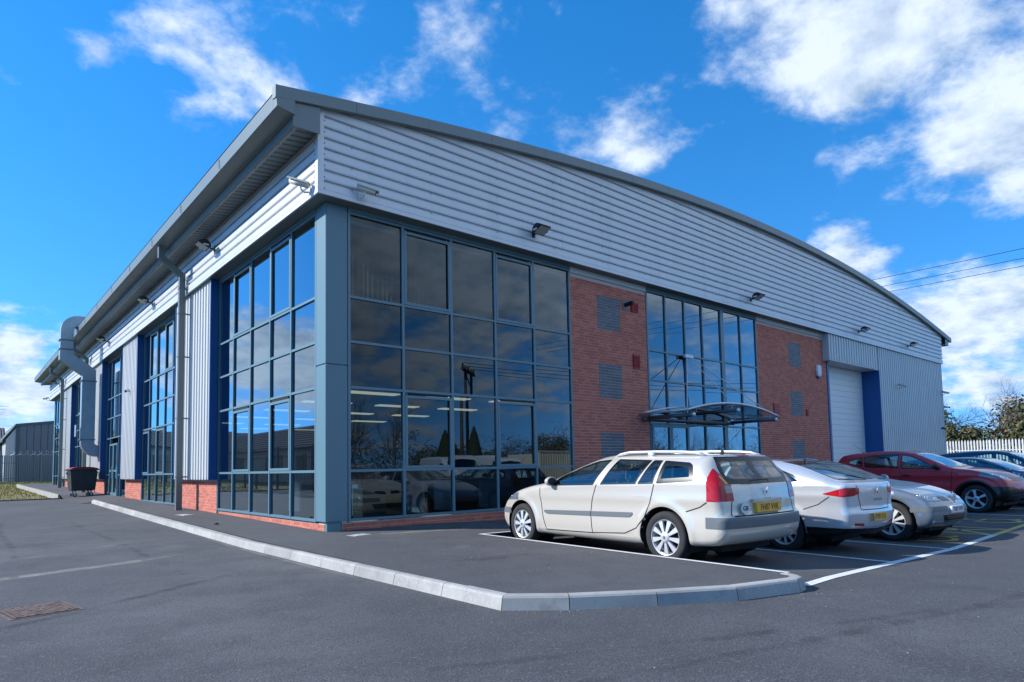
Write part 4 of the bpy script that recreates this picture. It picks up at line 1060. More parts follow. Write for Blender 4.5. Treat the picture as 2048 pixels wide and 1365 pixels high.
ESTATE = dict(wb=2.92, r=.325, ra=.385, cf=.17, cr=.13, gh=.37, th=(.09, .13), tuck=.45, crease=.80, flare=.016, k=.10, half=.853,
  sil=[(-.60, .25), (-.84, .29), (-.93, .40), (-.945, .58), (-.90, .64), (-.885, .80), (-.85, .985), (-.70, 1.18), (-.60, 1.325), (-.35, 1.352), (.2, 1.372), (.7, 1.385), (1.05, 1.383), (1.32, 1.355), (1.70, 1.235), (2.20, 1.04), (2.42, .985), (2.75, .94), (3.10, .87), (3.36, .78), (3.53, .68), (3.62, .54), (3.62, .38), (3.52, .25), (3.25, .21), (2.4, .20), (.5, .20)],
  belt=([-1, 0, 2, 3.7], [1.01, .985, .94, .90]), plan=([-1.0, -.6, 0, 1.2, 2.5, 3.1, 3.65], [.80, .845, .862, .867, .862, .84, .77]))
ESTATE['regions'] = [
 ('yz', 'front_door_window', 'glass', [(2.12, .945), (2.03, 1.053), (1.762, 1.184), (1.32, 1.298), (1.04, 1.318), (1.24, .965)], side_c(.9), .003, .02),
 ('yz', 'rear_door_window', 'glass', [(.905, 1.318), (.285, 1.294), (.445, .985), (1.105, .972)], side_c(.9), .003, .02),
 ('yz', 'rear_door_window', 'glass', [(.255, 1.293), (.10, 1.286), (.148, .992), (.418, .985)], side_c(.9), .003, .018),
 ('yz', 'quarter_window', 'glass', [(.058, 1.284), (-.34, 1.252), (-.40, 1.22), (-.47, 1.055), (-.44, 1.025), (.10, .995)], side_c(.9), .003, .055),
 ('xz', 'windscreen', 'glass', [(0, .995), (.70, 1.0), (.57, 1.345), (0, 1.352)], lambda C_, n_: (C_[:, 1] > 1.15) & (n_[:, 1] > .25) & (C_[:, 2] > .97) & (np.abs(n_[:, 0]) < .72), .003, .025),
 ('xz', 'reversing_lamp', 'lamp', [(.605, .885), (.605, .975), (.70, .975), (.70, .885)], lambda C_, n_: (C_[:, 1] < -.66) & (np.abs(C_[:, 0]) > .5), .005, 0),
 ('xz', 'indicator_lamp', 'amber', [(.628, .99), (.672, 1.09), (.706, 1.09), (.676, .99)], lambda C_, n_: (C_[:, 1] < -.60) & (np.abs(C_[:, 0]) > .5), .005, 0),
 ('xz', 'tail_light', 'red', [(.585, .79), (.60, .96), (.655, 1.08), (.70, 1.215), (.76, 1.215), (1.0, 1.1), (1.0, .79)], lambda C_, n_: (C_[:, 1] < -.60-.10*np.clip((C_[:, 2]-.95)/.2, 0, 1)+.06) & (np.abs(C_[:, 0]) > .5) & (C_[:, 1] < -.645), .004, 0),
 ('xz', 'rear_window', 'glass', [(0, .985), (.655, .985), (.64, 1.12), (.585, 1.315), (0, 1.318)], rear_c(-.52, .97), .003, .06),
 ('xz', 'rear_bumper_strip', 'grey', [(0, .475), (1.0, .475), (1.0, .605), (0, .595)], rear_c(-.62), .006, 0),
 ('yz', 'rub_strip', 'grey', [(2.35, .575), (2.31, .535), (2.25, .52), (1.30, .535), (1.30, .60)], side_c(), .008, 0),
 ('yz', 'rub_strip', 'grey', [(1.288, .60), (1.288, .535), (.56, .55), (.51, .585), (.50, .615)], side_c(), .008, 0),
 ('xz', 'headlight', 'lamp', [(.34, .665), (.40, .705), (.62, .775), (.90, .835), (.92, .80), (.86, .715), (.62, .665)], front_c(3.0), .003, 0),
 ('xz', 'front_bumper_strip', 'grey', [(.30, .49), (.95, .49), (.95, .58), (.62, .585), (.30, .585)], front_c(3.22), .004, 0),
 ('xz', 'lower_grille', 'black', [(0, .32), (.42, .32), (.50, .44), (0, .45)], front_c(3.3), .001, 0),
 ('xz', 'upper_grille', 'black', [(.06, .655), (.31, .665), (.37, .71), (.30, .735), (.08, .73)], front_c(3.3), .002, 0),
 ('xz', 'high_brake_light', 'red', [(0, 1.324), (.13, 1.324), (.13, 1.35), (0, 1.35)], rear_c(-.45), .003, 0),
 ('lyz', 'shut_line', 'gap', [(2.43, .95), (2.42, .78), (2.37, .50), (2.30, .28), (1.28, .30), (.66, .335)], side_c(), .0005, g_),
 ('lyz', 'shut_line', 'gap', [(1.17, .98), (1.27, .72), (1.296, .58), (1.28, .30)], side_c(), .0005, g_),
 ('lyz', 'shut_line', 'gap', [(.13, .99), (.20, .75), (.30, .56), (.44, .42), (.66, .335)], side_c(), .0005, g_),
 ('lyz', 'shut_line', 'gap', [(-.65, .78), (-.55, .72), (-.35, .66)], side_c(), .0005, g_),
 ('lxz', 'shut_line', 'gap', [(.60, .98), (.62, .80), (.66, .62)], rear_c(-.6), .0005, g_),
 ('lxz', 'shut_line', 'gap', [(0, .615), (.63, .615)], rear_c(-.6), .0005, g_),
 ('xy', 'bonnet_gap', 'gap', [(.60, 2.5), (.63, 2.5), (.64, 3.3), (.62, 3.3)], lambda C_, n_: (n_[:, 2] > .6) & (C_[:, 1] > 2.45) & (C_[:, 2] > .6) & (np.abs(np.abs(C_[:, 0])-.62) < .08) & (C_[:, 0] > 9), .0005, 0),
 ('yz', 'front_door', 'paint', [(2.425, .95), (2.415, .78), (2.365, .50), (2.296, .285), (1.275, .305), (1.29, .58), (1.265, .72), (1.165, .98)], side_c(.2), 0, 0),
 ('yz', 'rear_door', 'paint', [(1.165, .98), (1.265, .72), (1.29, .58), (1.275, .305), (.66, .34), (.445, .425), (.305, .565), (.205, .755), (.135, .985)], side_c(.2), 0, 0),
 ]+arches(2.92, .325, .385)
prep('estate', ESTATE)
FAST = dict(wb=2.86, r=.33, ra=.39, cf=.16, cr=.15, gh=.38, th=(.10, .15), tuck=.45, crease=.86, flare=.012, k=.11, half=.89,
  sil=[(-.65, .26), (-1.0, .30), (-1.10, .42), (-1.125, .60), (-1.10, .70), (-1.10, .98), (-1.07, 1.045), (-.92, 1.08), (-.60, 1.19), (-.20, 1.32), (.2, 1.40), (.6, 1.43), (1.0, 1.425), (1.35, 1.38), (1.75, 1.25), (2.25, 1.06), (2.48, .995), (2.85, .94), (3.2, .86), (3.5, .75), (3.66, .60), (3.68, .42), (3.58, .26), (3.3, .21), (2.4, .20), (.5, .20)],
  belt=([-1.1, 0, 2, 3.7], [1.03, 1.0, .95, .9]), plan=([-1.15, -.7, 0, 1.2, 2.5, 3.1, 3.7], [.80, .875, .90, .905, .895, .87, .79]))
FAST['regions'] = [
 ('yz', 'front_door_window', 'glass', [(2.12, .965), (1.72, 1.19), (1.36, 1.32), (1.08, 1.355), (1.20, .985)], side_c(.9), .003, .02),
 ('yz', 'rear_door_window', 'glass', [(1.02, 1.357), (.45, 1.345), (.25, 1.31), (.22, 1.01), (1.12, .985)], side_c(.9), .003, .02),
 ('yz', 'quarter_window', 'glass', [(.18, 1.30), (-.18, 1.18), (-.36, 1.08), (-.36, 1.05), (.16, 1.015)], side_c(.9), .003, .03),
 ('xz', 'windscreen', 'glass', [(0, 1.005), (.70, 1.01), (.57, 1.375), (0, 1.39)], lambda C_, n_: (C_[:, 1] > 1.15) & (n_[:, 1] > .25) & (C_[:, 2] > .98) & (np.abs(n_[:, 0]) < .72), .003, .025),
 ('xz', 'tail_light', 'red', [(.50, .90), (.50, .985), (1.0, .99), (1.0, .855), (.66, .862)], lambda C_, n_: (C_[:, 1] < -.80) & (np.abs(n_[:, 0]) < .62), .004, 0),
 ('yz', 'tail_light', 'red', [(-1.3, .992), (-.98, .985), (-.66, .895), (-.95, .855), (-1.3, .855)], lambda C_, n_: (np.abs(n_[:, 0]) >= .62), .004, 0),
 ('xz', 'rear_window', 'glass', [(0, 1.085), (.60, 1.095), (.66, 1.12), (.55, 1.38), (0, 1.395)], lambda C_, n_: (C_[:, 1] < .18) & (C_[:, 2] > 1.07) & (n_[:, 2] > .6), .003, .022),
 ('xz', 'lower_bumper', 'black', [(0, .2), (1.0, .2), (1.0, .41), (0, .37)], rear_c(-.40), .003, 0),
 ('xz', 'fog_light', 'red', [(.42, .42), (.66, .435), (.66, .475), (.42, .46)], rear_c(-.9), .004, 0),
 ('xz', 'headlight', 'lamp', [(.38, .66), (.60, .76), (.90, .82), (.90, .75), (.62, .65)], front_c(3.0), .003, 0),
 ('xz', 'lower_grille', 'black', [(0, .32), (.45, .32), (.50, .44), (0, .45)], front_c(3.3), .001, 0),
 ('lxz', 'shut_line', 'gap', [(.56, 1.05), (.52, .84), (.47, .66), (0, .655)], rear_c(-.8), .0005, g_),
 ('lyz', 'shut_line', 'gap', [(2.42, .95), (2.40, .75), (2.32, .30), (1.24, .30), (.72, .33)], side_c(), .0005, g_),
 ('lyz', 'shut_line', 'gap', [(1.15, .99), (1.26, .70), (1.24, .30)], side_c(), .0005, g_),
 ('lyz', 'shut_line', 'gap', [(.20, 1.02), (.28, .70), (.45, .42), (.72, .33)], side_c(), .0005, g_),
 ('lyz', 'shut_line', 'gap', [(-.78, .86), (-.60, .74), (-.36, .66)], side_c(), .0005, g_),
 ('yz', 'front_door', 'paint', [(2.415, .95), (2.395, .75), (2.315, .305), (1.235, .305), (1.255, .70), (1.145, .99)], side_c(.2), 0, 0),
 ('yz', 'rear_door', 'paint', [(1.145, .99), (1.255, .70), (1.235, .305), (.72, .335), (.455, .425), (.285, .70), (.205, 1.02)], side_c(.2), 0, 0),
 ]+arches(2.86, .33, .39)
prep('fastback', FAST)
SUV = dict(wb=2.85, r=.345, ra=.41, cf=.16, cr=.14, gh=.46, th=(.10, .14), tuck=.55, crease=.92, flare=.03, k=.12, half=.90,
  sil=[(-.62, .40), (-.86, .46), (-.92, .62), (-.92, .82), (-.88, 1.02), (-.74, 1.25), (-.60, 1.46), (-.45, 1.52), (0, 1.57), (.5, 1.60), (1.0, 1.595), (1.3, 1.55), (1.65, 1.42), (2.15, 1.20), (2.42, 1.115), (2.8, 1.07), (3.15, .99), (3.42, .88), (3.56, .74), (3.60, .56), (3.55, .38), (3.35, .30), (2.4, .30), (.5, .30)],
  belt=([-1.1, 0, 2, 3.7], [1.16, 1.12, 1.05, 1.0]), plan=([-1.0, -.6, 0, 1.2, 2.5, 3.1, 3.6], [.82, .87, .885, .89, .885, .87, .80]))
SUV['regions'] = [
 ('yz', 'front_door_window', 'glass', [(2.02, 1.10), (1.70, 1.30), (1.36, 1.45), (1.12, 1.50), (1.16, 1.11)], side_c(1.0), .003, .02),
 ('yz', 'rear_door_window', 'glass', [(1.04, 1.505), (.45, 1.49), (.15, 1.45), (.20, 1.15), (1.08, 1.12)], side_c(1.0), .003, .02),
 ('yz', 'quarter_window', 'glass', [(.10, 1.44), (-.22, 1.36), (-.30, 1.28), (.13, 1.16)], side_c(1.0), .003, .02),
 ('xz', 'windscreen', 'glass', [(0, 1.14), (.70, 1.15), (.57, 1.53), (0, 1.55)], lambda C_, n_: (C_[:, 1] > 1.05) & (n_[:, 1] > .25) & (C_[:, 2] > 1.12) & (np.abs(n_[:, 0]) < .72), .003, .025),
 ('xz', 'rear_window', 'glass', [(0, 1.08), (.60, 1.1), (.54, 1.42), (0, 1.44)], rear_c(-.5, 1.05), .003, .04),
 ('xz', 'tail_light', 'red', [(.62, .92), (.66, 1.08), (1.0, 1.14), (1.0, .92)], rear_c(-.64), .004, 0),
 ('xz', 'headlight', 'lamp', [(.42, .80), (.52, .90), (.72, .99), (.88, 1.03), (.93, .98), (.86, .86), (.62, .79)], front_c(2.95), .003, 0),
 ('xz', 'grille', 'black', [(0, .76), (.36, .78), (.42, .86), (0, .86)], front_c(3.2), .002, 0),
 ('xz', 'front_bumper_guard', 'black', [(0, .25), (1.0, .25), (1.0, .66), (.52, .64), (.40, .58), (0, .56)], front_c(3.05), .003, 0),
 ('xz', 'rear_bumper_guard', 'black', [(0, .25), (1.0, .25), (1.0, .62), (0, .66)], rear_c(-.45), .003, 0),
 ('yz', 'sill_guard', 'black', [(.3, .2), (2.5, .2), (2.5, .44), (.3, .46)], side_c(), .004, 0),
 ('circ', 'arch', 'hole', (0, .345), lambda C_, n_: (np.abs(C_[:, 0]) > .5), 0, .41), ('circ', 'arch', 'hole', (2.85, .345), lambda C_, n_: (np.abs(C_[:, 0]) > .5), 0, .41),
 ('circ', 'wheel_arch_trim', 'black', (0, .345), side_c(), .004, .475), ('circ', 'wheel_arch_trim', 'black', (2.85, .345), side_c(), .004, .475),
 ('lyz', 'shut_line', 'gap', [(2.36, 1.06), (2.34, .8), (2.30, .45), (1.14, .46), (.70, .48)], side_c(), .0005, g_),
 ('lyz', 'shut_line', 'gap', [(1.10, 1.12), (1.14, .75), (1.14, .46)], side_c(), .0005, g_),
 ('lyz', 'shut_line', 'gap', [(.15, 1.15), (.30, .80), (.50, .60), (.70, .48)], side_c(), .0005, g_),
 ('yz', 'front_door', 'paint', [(2.355, 1.06), (2.335, .8), (2.295, .455), (1.145, .465), (1.145, .75), (1.105, 1.12)], side_c(.3), 0, 0),
 ('yz', 'rear_door', 'paint', [(1.095, 1.12), (1.135, .75), (1.135, .465), (.70, .485), (.505, .605), (.305, .80), (.155, 1.15)], side_c(.3), 0, 0),
 ]
prep('suv', SUV)
VAN = dict(wb=3.2, r=.34, ra=.40, cf=.14, cr=.02, gh=1.0, th=(.06, .03), tuck=.5, crease=.9, flare=.01, k=.12, half=.95,
  sil=[(-.9, .40), (-1.02, .50), (-1.03, 1.2), (-1.0, 1.88), (-.9, 1.97), (0, 2.0), (1.5, 2.0), (2.35, 1.95), (2.7, 1.75), (3.3, 1.22), (3.7, 1.08), (3.98, .90), (4.06, .62), (4.0, .36), (3.7, .27), (1, .28)],
  belt=([-1, 4], [1.0, 1.0]), plan=([-1.1, 0, 2.5, 3.4, 4.1], [.93, .95, .95, .92, .82]))
VAN['regions'] = [
 ('yz', 'door_window', 'glass', [(3.18, 1.14), (2.72, 1.60), (2.25, 1.66), (2.15, 1.14)], side_c(.9), .003, .02),
 ('xz', 'windscreen', 'glass', [(0, 1.22), (.76, 1.22), (.68, 1.72), (0, 1.78)], lambda C_, n_: (C_[:, 1] > 2.3) & (n_[:, 1] > .25) & (C_[:, 2] > 1.18) & (np.abs(n_[:, 0]) < .72), .003, .03),
 ('xz', 'headlight', 'lamp', [(.52, .76), (.9, .86), (.9, .98), (.6, .92)], front_c(3.5), .003, 0),
 ('xz', 'bumper', 'grey', [(0, .25), (1, .25), (1, .62), (0, .60)], front_c(3.5), .004, 0),
 ('lyz', 'shut_line', 'gap', [(2.1, 1.8), (2.1, .4), (3.0, .4)], side_c(), .0005, .006), ]+arches(3.2, .34, .40)
prep('van', VAN, .045)

grey_trim = mat('grey_bumper_trim', (.125, .14, .15), .5); lining = mat('cabin_lining', (.20, .205, .21), .85)
seat_m = mat('seat_fabric', (.09, .095, .105), .9); gap_m = blackm; seal_m = mat('black_window_border', (.008, .009, .010), .25)
red_l = mat('red_lamp_lens', (.45, .006, .012), .15, 0, .3, .6); amber = mat('amber_lens', (.9, .35, .02), .2, 0, .5, 1.0)
lamp_l = mat('headlight_lens', (.16, .19, .22), .10, .2, .5, 1.0); wheel_dark = mat('wheel_well', (.012, .012, .013), .9)
plate_y = mat('yellow_plate', (.85, .43, .03), .45); plate_w = mat('white_plate', (.75, .75, .74), .45); plate_t = mat('plate_letters', (.01, .01, .012), .5); plate_b = mat('plate_blue_band', (.01, .05, .35), .5)
def wheel_meshes(style, r_):
    t = MB(); w = .11
    lathe(t, [(r_*.66, -.085), (r_*.72, -.098), (r_*.88, -.105), (r_*.965, -.092), (r_, -.065), (r_, .065), (r_*.965, .092), (r_*.88, .105), (r_*.72, .098), (r_*.66, .085)], 48, 'x')
    rim = MB(); lathe(rim, [(r_*.655, -.092), (r_*.685, -.098), (r_*.69, -.085), (r_*.64, -.075), (r_*.62, -.04), (r_*.60, .02)], 48, 'x')
    n = {'nine': 9, 'five': 5, 'ten': 10}[style]
    for k in range(n):
        a0 = 2*math.pi*k/n+.2; hw = {'nine': .155, 'five': .26, 'ten': .14}[style]; hi = {'nine': .26, 'five': .30, 'ten': .3}[style]
        def P(rr, da, x): a = a0+da; return (x, rr*math.cos(a), rr*math.sin(a))
        ri, ro = r_*.14, r_*.655
        q = [P(ri, -hi, -.100), P(ro, -hw*.62 if style != 'nine' else -hw, -.088), P(ro, hw*.62 if style != 'nine' else hw, -.088), P(ri, hi, -.100)]
        q2 = [(x+.03, y, z) for x, y, z in q]
        rim.quad(*q); 
        for i in range(4): rim.quad(q[i], q2[i], q2[(i+1) % 4], q[(i+1) % 4])
    lathe(rim, [(0, -.118), (r_*.13, -.116), (r_*.20, -.104), (r_*.22, -.085)], 24, 'x')
    bk = MB(); lathe(bk, [(0, .0), (r_*.6, .0), (r_*.62, .03)], 32, 'x')
    cp_ = MB(); lathe(cp_, [(0, -.124), (r_*.06, -.123), (r_*.07, -.116)], 16, 'x')
    return [t.mesh('tyre', rubber, True), rim.mesh('rim', alloy), bk.mesh('brake_disc', wheel_dark), cp_.mesh('hub_cap', darksteel)]
WH = {}
def add_box(p, name, x0, x1, y0, y1, z0, z1, m_, bev=.03, sub=None):
    mb = MB(); mb.box(x0, x1, y0, y1, z0, z1); return mb.build(name, m_, p, bevel=bev)
def rhomb(p, y, z, s_, tilt, sgn):
    mb = MB(); d = .006
    o = [(0, s_), (s_*.62, 0), (0, -s_), (-s_*.62, 0)]; i_ = [(0, s_*.45), (s_*.26, 0), (0, -s_*.45), (-s_*.26, 0)]
    for k in range(4):
        a, b, c, e = o[k], o[(k+1) % 4], i_[(k+1) % 4], i_[k]
        mb.quad(*[(q[0]*sgn, (0 if q in o else -d*1.5)*1, q[1]) for q in (a, b, c, e)])
    ob = mb.build('diamond_badge', chrome, p, fix=False); ob.location = (0, y, z); ob.rotation_euler = (tilt, 0, 0 if sgn > 0 else math.pi); return ob
CARM = {}
def make_car(kind, loc, rz, paint_m, wstyle, label, cat='car', group='cars parked in the bays', style='', plate=None, mirror_m=None, rails=False):
    V, Nn, parts, K = KINDS[kind]; root = empty('parked_car' if kind != 'van' else 'parked_van', loc, rz); tag(root, label, cat, group)
    ms = dict(paint=paint_m, glass=car_g, black=seal_m, red=red_l, grey=grey_trim, lamp=lamp_l, gap=gap_m, lining=lining, amber=amber)
    for i, (name, mt, tris, off) in enumerate(parts):
        for t in tris:
            if not len(t): continue
            key = (kind, i, id(t), paint_m.name if mt == 'paint' else mt)
            if key not in CARM: CARM[key] = part_mesh(name, V, Nn, t, ms[mt], off)
            if CARM[key]: link(name, CARM[key], root)
    for me in K.get('ribbons', []): link('shut_line', me, root)
    wb, r_, hw = K['wb'], K['r'], K['half']
    if (wstyle, r_) not in WH: WH[wstyle, r_] = wheel_meshes(wstyle, r_)
    for y in (0, wb):
        for sx in (-1, 1):
            wq = empty('wheel', (sx*(hw-.115), y, r_), 0, root); wq.rotation_euler = (random.random()*6, 0, 0) if sx < 0 else (random.random()*6, 0, math.pi)
            for me in WH[wstyle, r_]: link(me.name.split('.')[0], me, wq)
            mb = MB(); n = 20                                  # wheel well liner and arch lip
            for k in range(n):
                a, b = [R(-25)+R(230)*q/n for q in (k, k+1)]; ra = K['ra']+.004
                pa, pb = [(y+ra*math.cos(q), r_+ra*math.sin(q)) for q in (a, b)]
                xo = sx*(hw-.035)
                mb.quad((xo, *pa), (xo, *pb), (sx*.45, *pb), (sx*.45, *pa))
            mb.poly([(sx*.46, y+(K['ra']+.01)*math.cos(q), r_+(K['ra']+.01)*math.sin(q)) for q in np.linspace(0, 2*math.pi, 24, endpoint=False)])
            mb.build('wheel_well', wheel_dark, root, fix=False)
    # cabin
    if kind in ('estate', 'suv', 'fastback'):                   # bright reflector bowls just inside each headlamp
        pos = {'estate': [(.50, .705), (.62, .728), (.73, .755)], 'suv': [(.56, .85), (.68, .90), (.78, .945)], 'fastback': [(.52, .70), (.64, .725), (.75, .75)]}[kind]
        for sx in (-1, 1):
            for xx, zz in pos:
                lo, hi = np.array([2.4]), np.array([4.0])
                for _ in range(30):
                    md = (lo+hi)/2; ins = K['f'](np.array([xx]), md, np.array([zz])) < 0; lo = np.where(ins, md, lo); hi = np.where(ins, hi, md)
                mb = MB(); lathe(mb, [(.0, .012), (.022, .010), (.032, .002), (.034, -.01)], 14, 'y'); o = mb.build('reflector', chrome, root, True); o.location = (sx*xx, float(lo[0])+.001, zz); o.rotation_euler = (R(10), 0, -sx*R(22))
    zf = .42 if kind in ('estate', 'fastback') else .55
    yb = {'estate': 0.25, 'fastback': .35, 'suv': .3, 'van': 1.9}[kind]
    if kind != 'van':
        s_ = add_box(root, 'rear_bench', -.60, .60, yb, yb+.45, zf-.12, zf+.06, seat_m)
        add_box(root, 'rear_seat_back', -.60, .60, yb-.10, yb+.08, zf+.0, zf+.46, seat_m, .05)
        for x in (-.36, .36): add_box(root, 'headrest', x-.11, x+.11, yb-.08, yb, zf+.49, zf+.63, seat_m, .03)
    yf = yb+.85
    for x in (-.36, .36):
        add_box(root, 'front_seat', x-.24, x+.24, yf, yf+.48, zf-.1, zf+.07, seat_m, .05)
        q = add_box(root, 'front_seat_back', x-.23, x+.23, -.07, .07, 0, .56, seat_m, .05); q.location = (0, yf+.02, zf); q.rotation_euler = (R(14), 0, 0)
        q = add_box(root, 'headrest', x-.12, x+.12, -.05, .05, 0, .17, seat_m, .04); q.location = (0, yf-.13, zf+.58)
    yd = {'estate': 1.85, 'fastback': 1.85, 'suv': 1.75, 'van': 2.85}[kind]; zd = {'estate': .93, 'fastback': .95, 'suv': 1.06, 'van': 1.12}[kind]
    add_box(root, 'dashboard', -.68, .68, yd, yd+.45, zd-.28, zd-.02, lining, .05)
    mb = MB(); mb.tube([(.36+.18*math.cos(a), yd-.08+.06*math.sin(a), zd-.02+.17*math.sin(a)) for a in np.linspace(0, 2*math.pi, 25)], .016, 6); mb.build('steering_wheel', dark, root, True)
    mb = MB(); mb.box(-.72, .72, -.35, yd+.3, .26, .33); mb.build('floor_pan', lining, root)
    mb = MB(); mb.box(-.5, .5, -.6, wb+.45, .17, .24); mb.build('underbody', wheel_dark, root)
    # mirrors, handles, wipers, aerial
    ym = {'estate': 2.12, 'fastback': 2.12, 'suv': 2.02, 'van': 3.02}[kind]; zm = {'estate': 1.01, 'fastback': 1.03, 'suv': 1.16, 'van': 1.28}[kind]
    for sx in (-1, 1):
        mq = empty('door_mirror', (sx*(hw+.045), ym, zm), 0, root)
        bm = bmesh.new(); bmesh.ops.create_uvsphere(bm, u_segments=18, v_segments=12, radius=1)
        for v in bm.verts:
            v.co = Vector((v.co.x*.10, max(v.co.y, -.42)*.085, v.co.z*.072))
        me = bpy.data.meshes.new('mirror_shell'); bm.to_mesh(me); bm.free(); me.materials.append(mirror_m or paint_m); me.polygons.foreach_set('use_smooth', [True]*len(me.polygons)); link('mirror_shell', me, mq)
        mb = MB(); mb.poly([(.085*math.cos(a), -.0365, .06*math.sin(a)) for a in np.linspace(0, 2*math.pi, 20, endpoint=False)]); mb.build('mirror_glass', dark, mq, fix=False)
        mb = MB(); mb.tube([(-sx*.03, .0, -.05), (-sx*.12, .02, -.085)], .022, 8); mb.build('mirror_arm', dark, mq)
    hd = {'estate': [(1.42, .80), (.40, .825)], 'fastback': [(1.38, .84), (.38, .86)], 'suv': [(1.28, .93), (.42, .95)], 'van': [(2.3, .98)]}[kind]
    for sx in (-1, 1):
        for y, z in hd:
            xx = sx*(hw+.006); mb = MB(); mb.box(xx-.012, xx+.022, y-.11, y+.11, z-.016, z+.016); mb.build('door_handle', paint_m if kind != 'suv' else dark, root, bevel=.01)
            mb = MB(); mb.poly([(xx+sx*.004, y+.055*math.cos(a)+.0, z+.028*math.sin(a)) for a in np.linspace(0, 2*math.pi, 16, endpoint=False)]); mb.build('handle_recess', gap_m, root, fix=False)
    zr = {'estate': 1.375, 'fastback': 1.40, 'suv': 1.57, 'van': 2.0}[kind]
    if kind != 'van':
        ya = {'estate': -.28, 'fastback': .05, 'suv': -.2}[kind]
        mb = MB(); mb.tube([(0, ya, zr-.02), (0, ya-.02, zr+.02)], .022, 8); mb.tube([(0, ya, zr+.01), (0, ya-.30, zr+.28)], .004, 5); mb.build('aerial', dark, root)
    if rails:
        for sx in (-1, 1):
            mb = MB(); pts = [(sx*.585, 1.05, 1.345), (sx*.585, .95, 1.385), (sx*.585, .78, 1.408), (sx*.585, .3, 1.404), (sx*.585, -.12, 1.39), (sx*.585, -.32, 1.375), (sx*.585, -.46, 1.335)]
            mb.tube(pts, .019, 8); mb.box(sx*.585-.016, sx*.585+.016, .34, .44, 1.32, 1.40); mb.build('roof_rail', alloy, root, True)
    if plate:
        txt, rear, yy, zz, tl = plate
        pq = empty('number_plate', (0, yy, zz), 0 if rear else math.pi, root); 
        pm = plate_y if rear else plate_w
        hq = empty  # plate stands proud of the panel
        mb = MB(); mb.box(-.26, .26, -.012, .03, -.056, .056); o = mb.build('plate', pm, pq, bevel=.004)
        if 'eu' in style: mb = MB(); mb.box(-.258, -.215, -.0135, -.011, -.053, .053); mb.build('country_band', plate_b, pq)
        text_mesh(txt, .105, plate_t, 'lettering', pq, (.01, -.0125, -.002), (R(90), 0, 0), .001, .80, 1.05, .0012)
        pq.rotation_euler[0] = tl
    return root
champagne = paint('champagne_paint', (.66, .605, .52), .28, .24); silver_p = paint('silver_paint', (.60, .62, .65), .45, .28); silver2 = paint('cool_silver_paint', (.19, .235, .29), .5, .28)
red_p = paint('dark_red_paint', (.62, .02, .035), .0, .42, .55); blue_p = paint('slate_blue_paint', (.10, .16, .24), .5, .28); navy_p = paint('navy_paint', (.02, .045, .10), .4, .28); white_p = paint('white_paint', (.74, .75, .76), .0, .35)
CY = R(-4.3)
def zg(x): return gz(x, -4)
c1 = make_car('estate', (2.508, -6.118, -.075), CY, champagne, 'nine', 'champagne estate car with roof rails and GB sticker, nearest the kerb', style='', plate=('FH07 VVK', True, -.915, .70, R(-2)), rails=True)
c2 = make_car('fastback', (5.08, -6.31, zg(5.2)), CY, silver_p, 'ten', 'silver hatchback parked nose in beside the champagne estate', style='eu', plate=('HY09 SUU', True, -1.135, .545, R(-3)))
c3 = make_car('estate', (7.93, -3.98, zg(8.1)), CY+math.pi, silver2, 'nine', 'silver estate with roof rails parked facing out, beside the yellow hatching', plate=('FH07 VVO', False, 3.632, .525, R(3)), rails=True)
c4 = make_car('suv', (15.40, -3.47, zg(15)), CY+math.pi, red_p, 'five', 'dark red crossover with black bumper parked facing out', mirror_m=dark)
c5 = make_car('estate', (18.35, -4.25, zg(18)), CY+math.pi, blue_p, 'nine', 'slate blue estate parked just beyond the red crossover')
c6 = make_car('suv', (20.95, -4.35, zg(20)), CY+math.pi, navy_p, 'five', 'navy car farthest right, its roof behind the slate blue estate')
c2.scale = (.86, .92, .96); c3.scale = (.95, 1, 1)
# details of the nearest car
def wiper(c, pts, base=None):
    mb = MB(); mb.tube(pts, .009, 6); mb.tube([pts[-2], (pts[-2][0]-.05, pts[-2][1], pts[-2][2])], .014, 6); mb.build('wiper', dark, c)
wiper(c1, [(.02, -.905, 1.0), (.02, -.90, 1.03), (-.16, -.90, 1.035), (-.36, -.885, 1.02)])
wiper(c2, [(.0, -.965, 1.09), (0, -.93, 1.11), (-.30, -.78, 1.165)])
rhomb(c1, -.905, .90, .055, R(6), 1); rhomb(c2, -1.125, .93, .055, 0, 1); rhomb(c3, 3.60, .655, .075, R(12), -1)
text_mesh('dCi 110', .045, dark, 'model_lettering', c1, (.0, -.905, .795), (R(90), 0, 0), .001, 1.0)
text_mesh('LAGUNA', .05, darksteel, 'model_lettering', c2, (0, -1.128, .80), (R(90), 0, 0), .001, 1.1, 1.35)
mb = MB(); mb.box(-.30, .30, -.02, .02, -.018, .018); o = mb.build('plate_lamp_bar', champagne, c1, bevel=.008); o.location = (0, -.905, .785)
gbp = empty('country_sticker', (-.455, -.905, .70), R(-7), c1); mb = MB()
mb.poly([(.075*math.cos(a), 0, .065*math.sin(a)) for a in np.linspace(0, 2*math.pi, 28, endpoint=False)]); mb.poly([(.075*math.cos(a), .012, .065*math.sin(a)) for a in np.linspace(2*math.pi, 0, 28, endpoint=False)]); mb.build('disc', plate_w, gbp, fix=False)
text_mesh('GB', .075, plate_t, 'lettering', gbp, (0, -.002, 0), (R(90), 0, 0), .001, .95, 1, .0012)
for yy, c in ((3.625, c1), (3.625, c3), (3.625, c5)):
    for k in range(3):
        mb = MB(); mb.box(-.42, .42, yy-.02, yy+.002, .345+k*.032, .356+k*.032); mb.build('grille_bar', dark, c)
v1 = make_car('van', (15.5, -18.4, zg(15)), R(14), white_p, 'five', 'white panel van parked opposite the entrance, seen mirrored in the glazing', 'van', 'vans opposite the building')
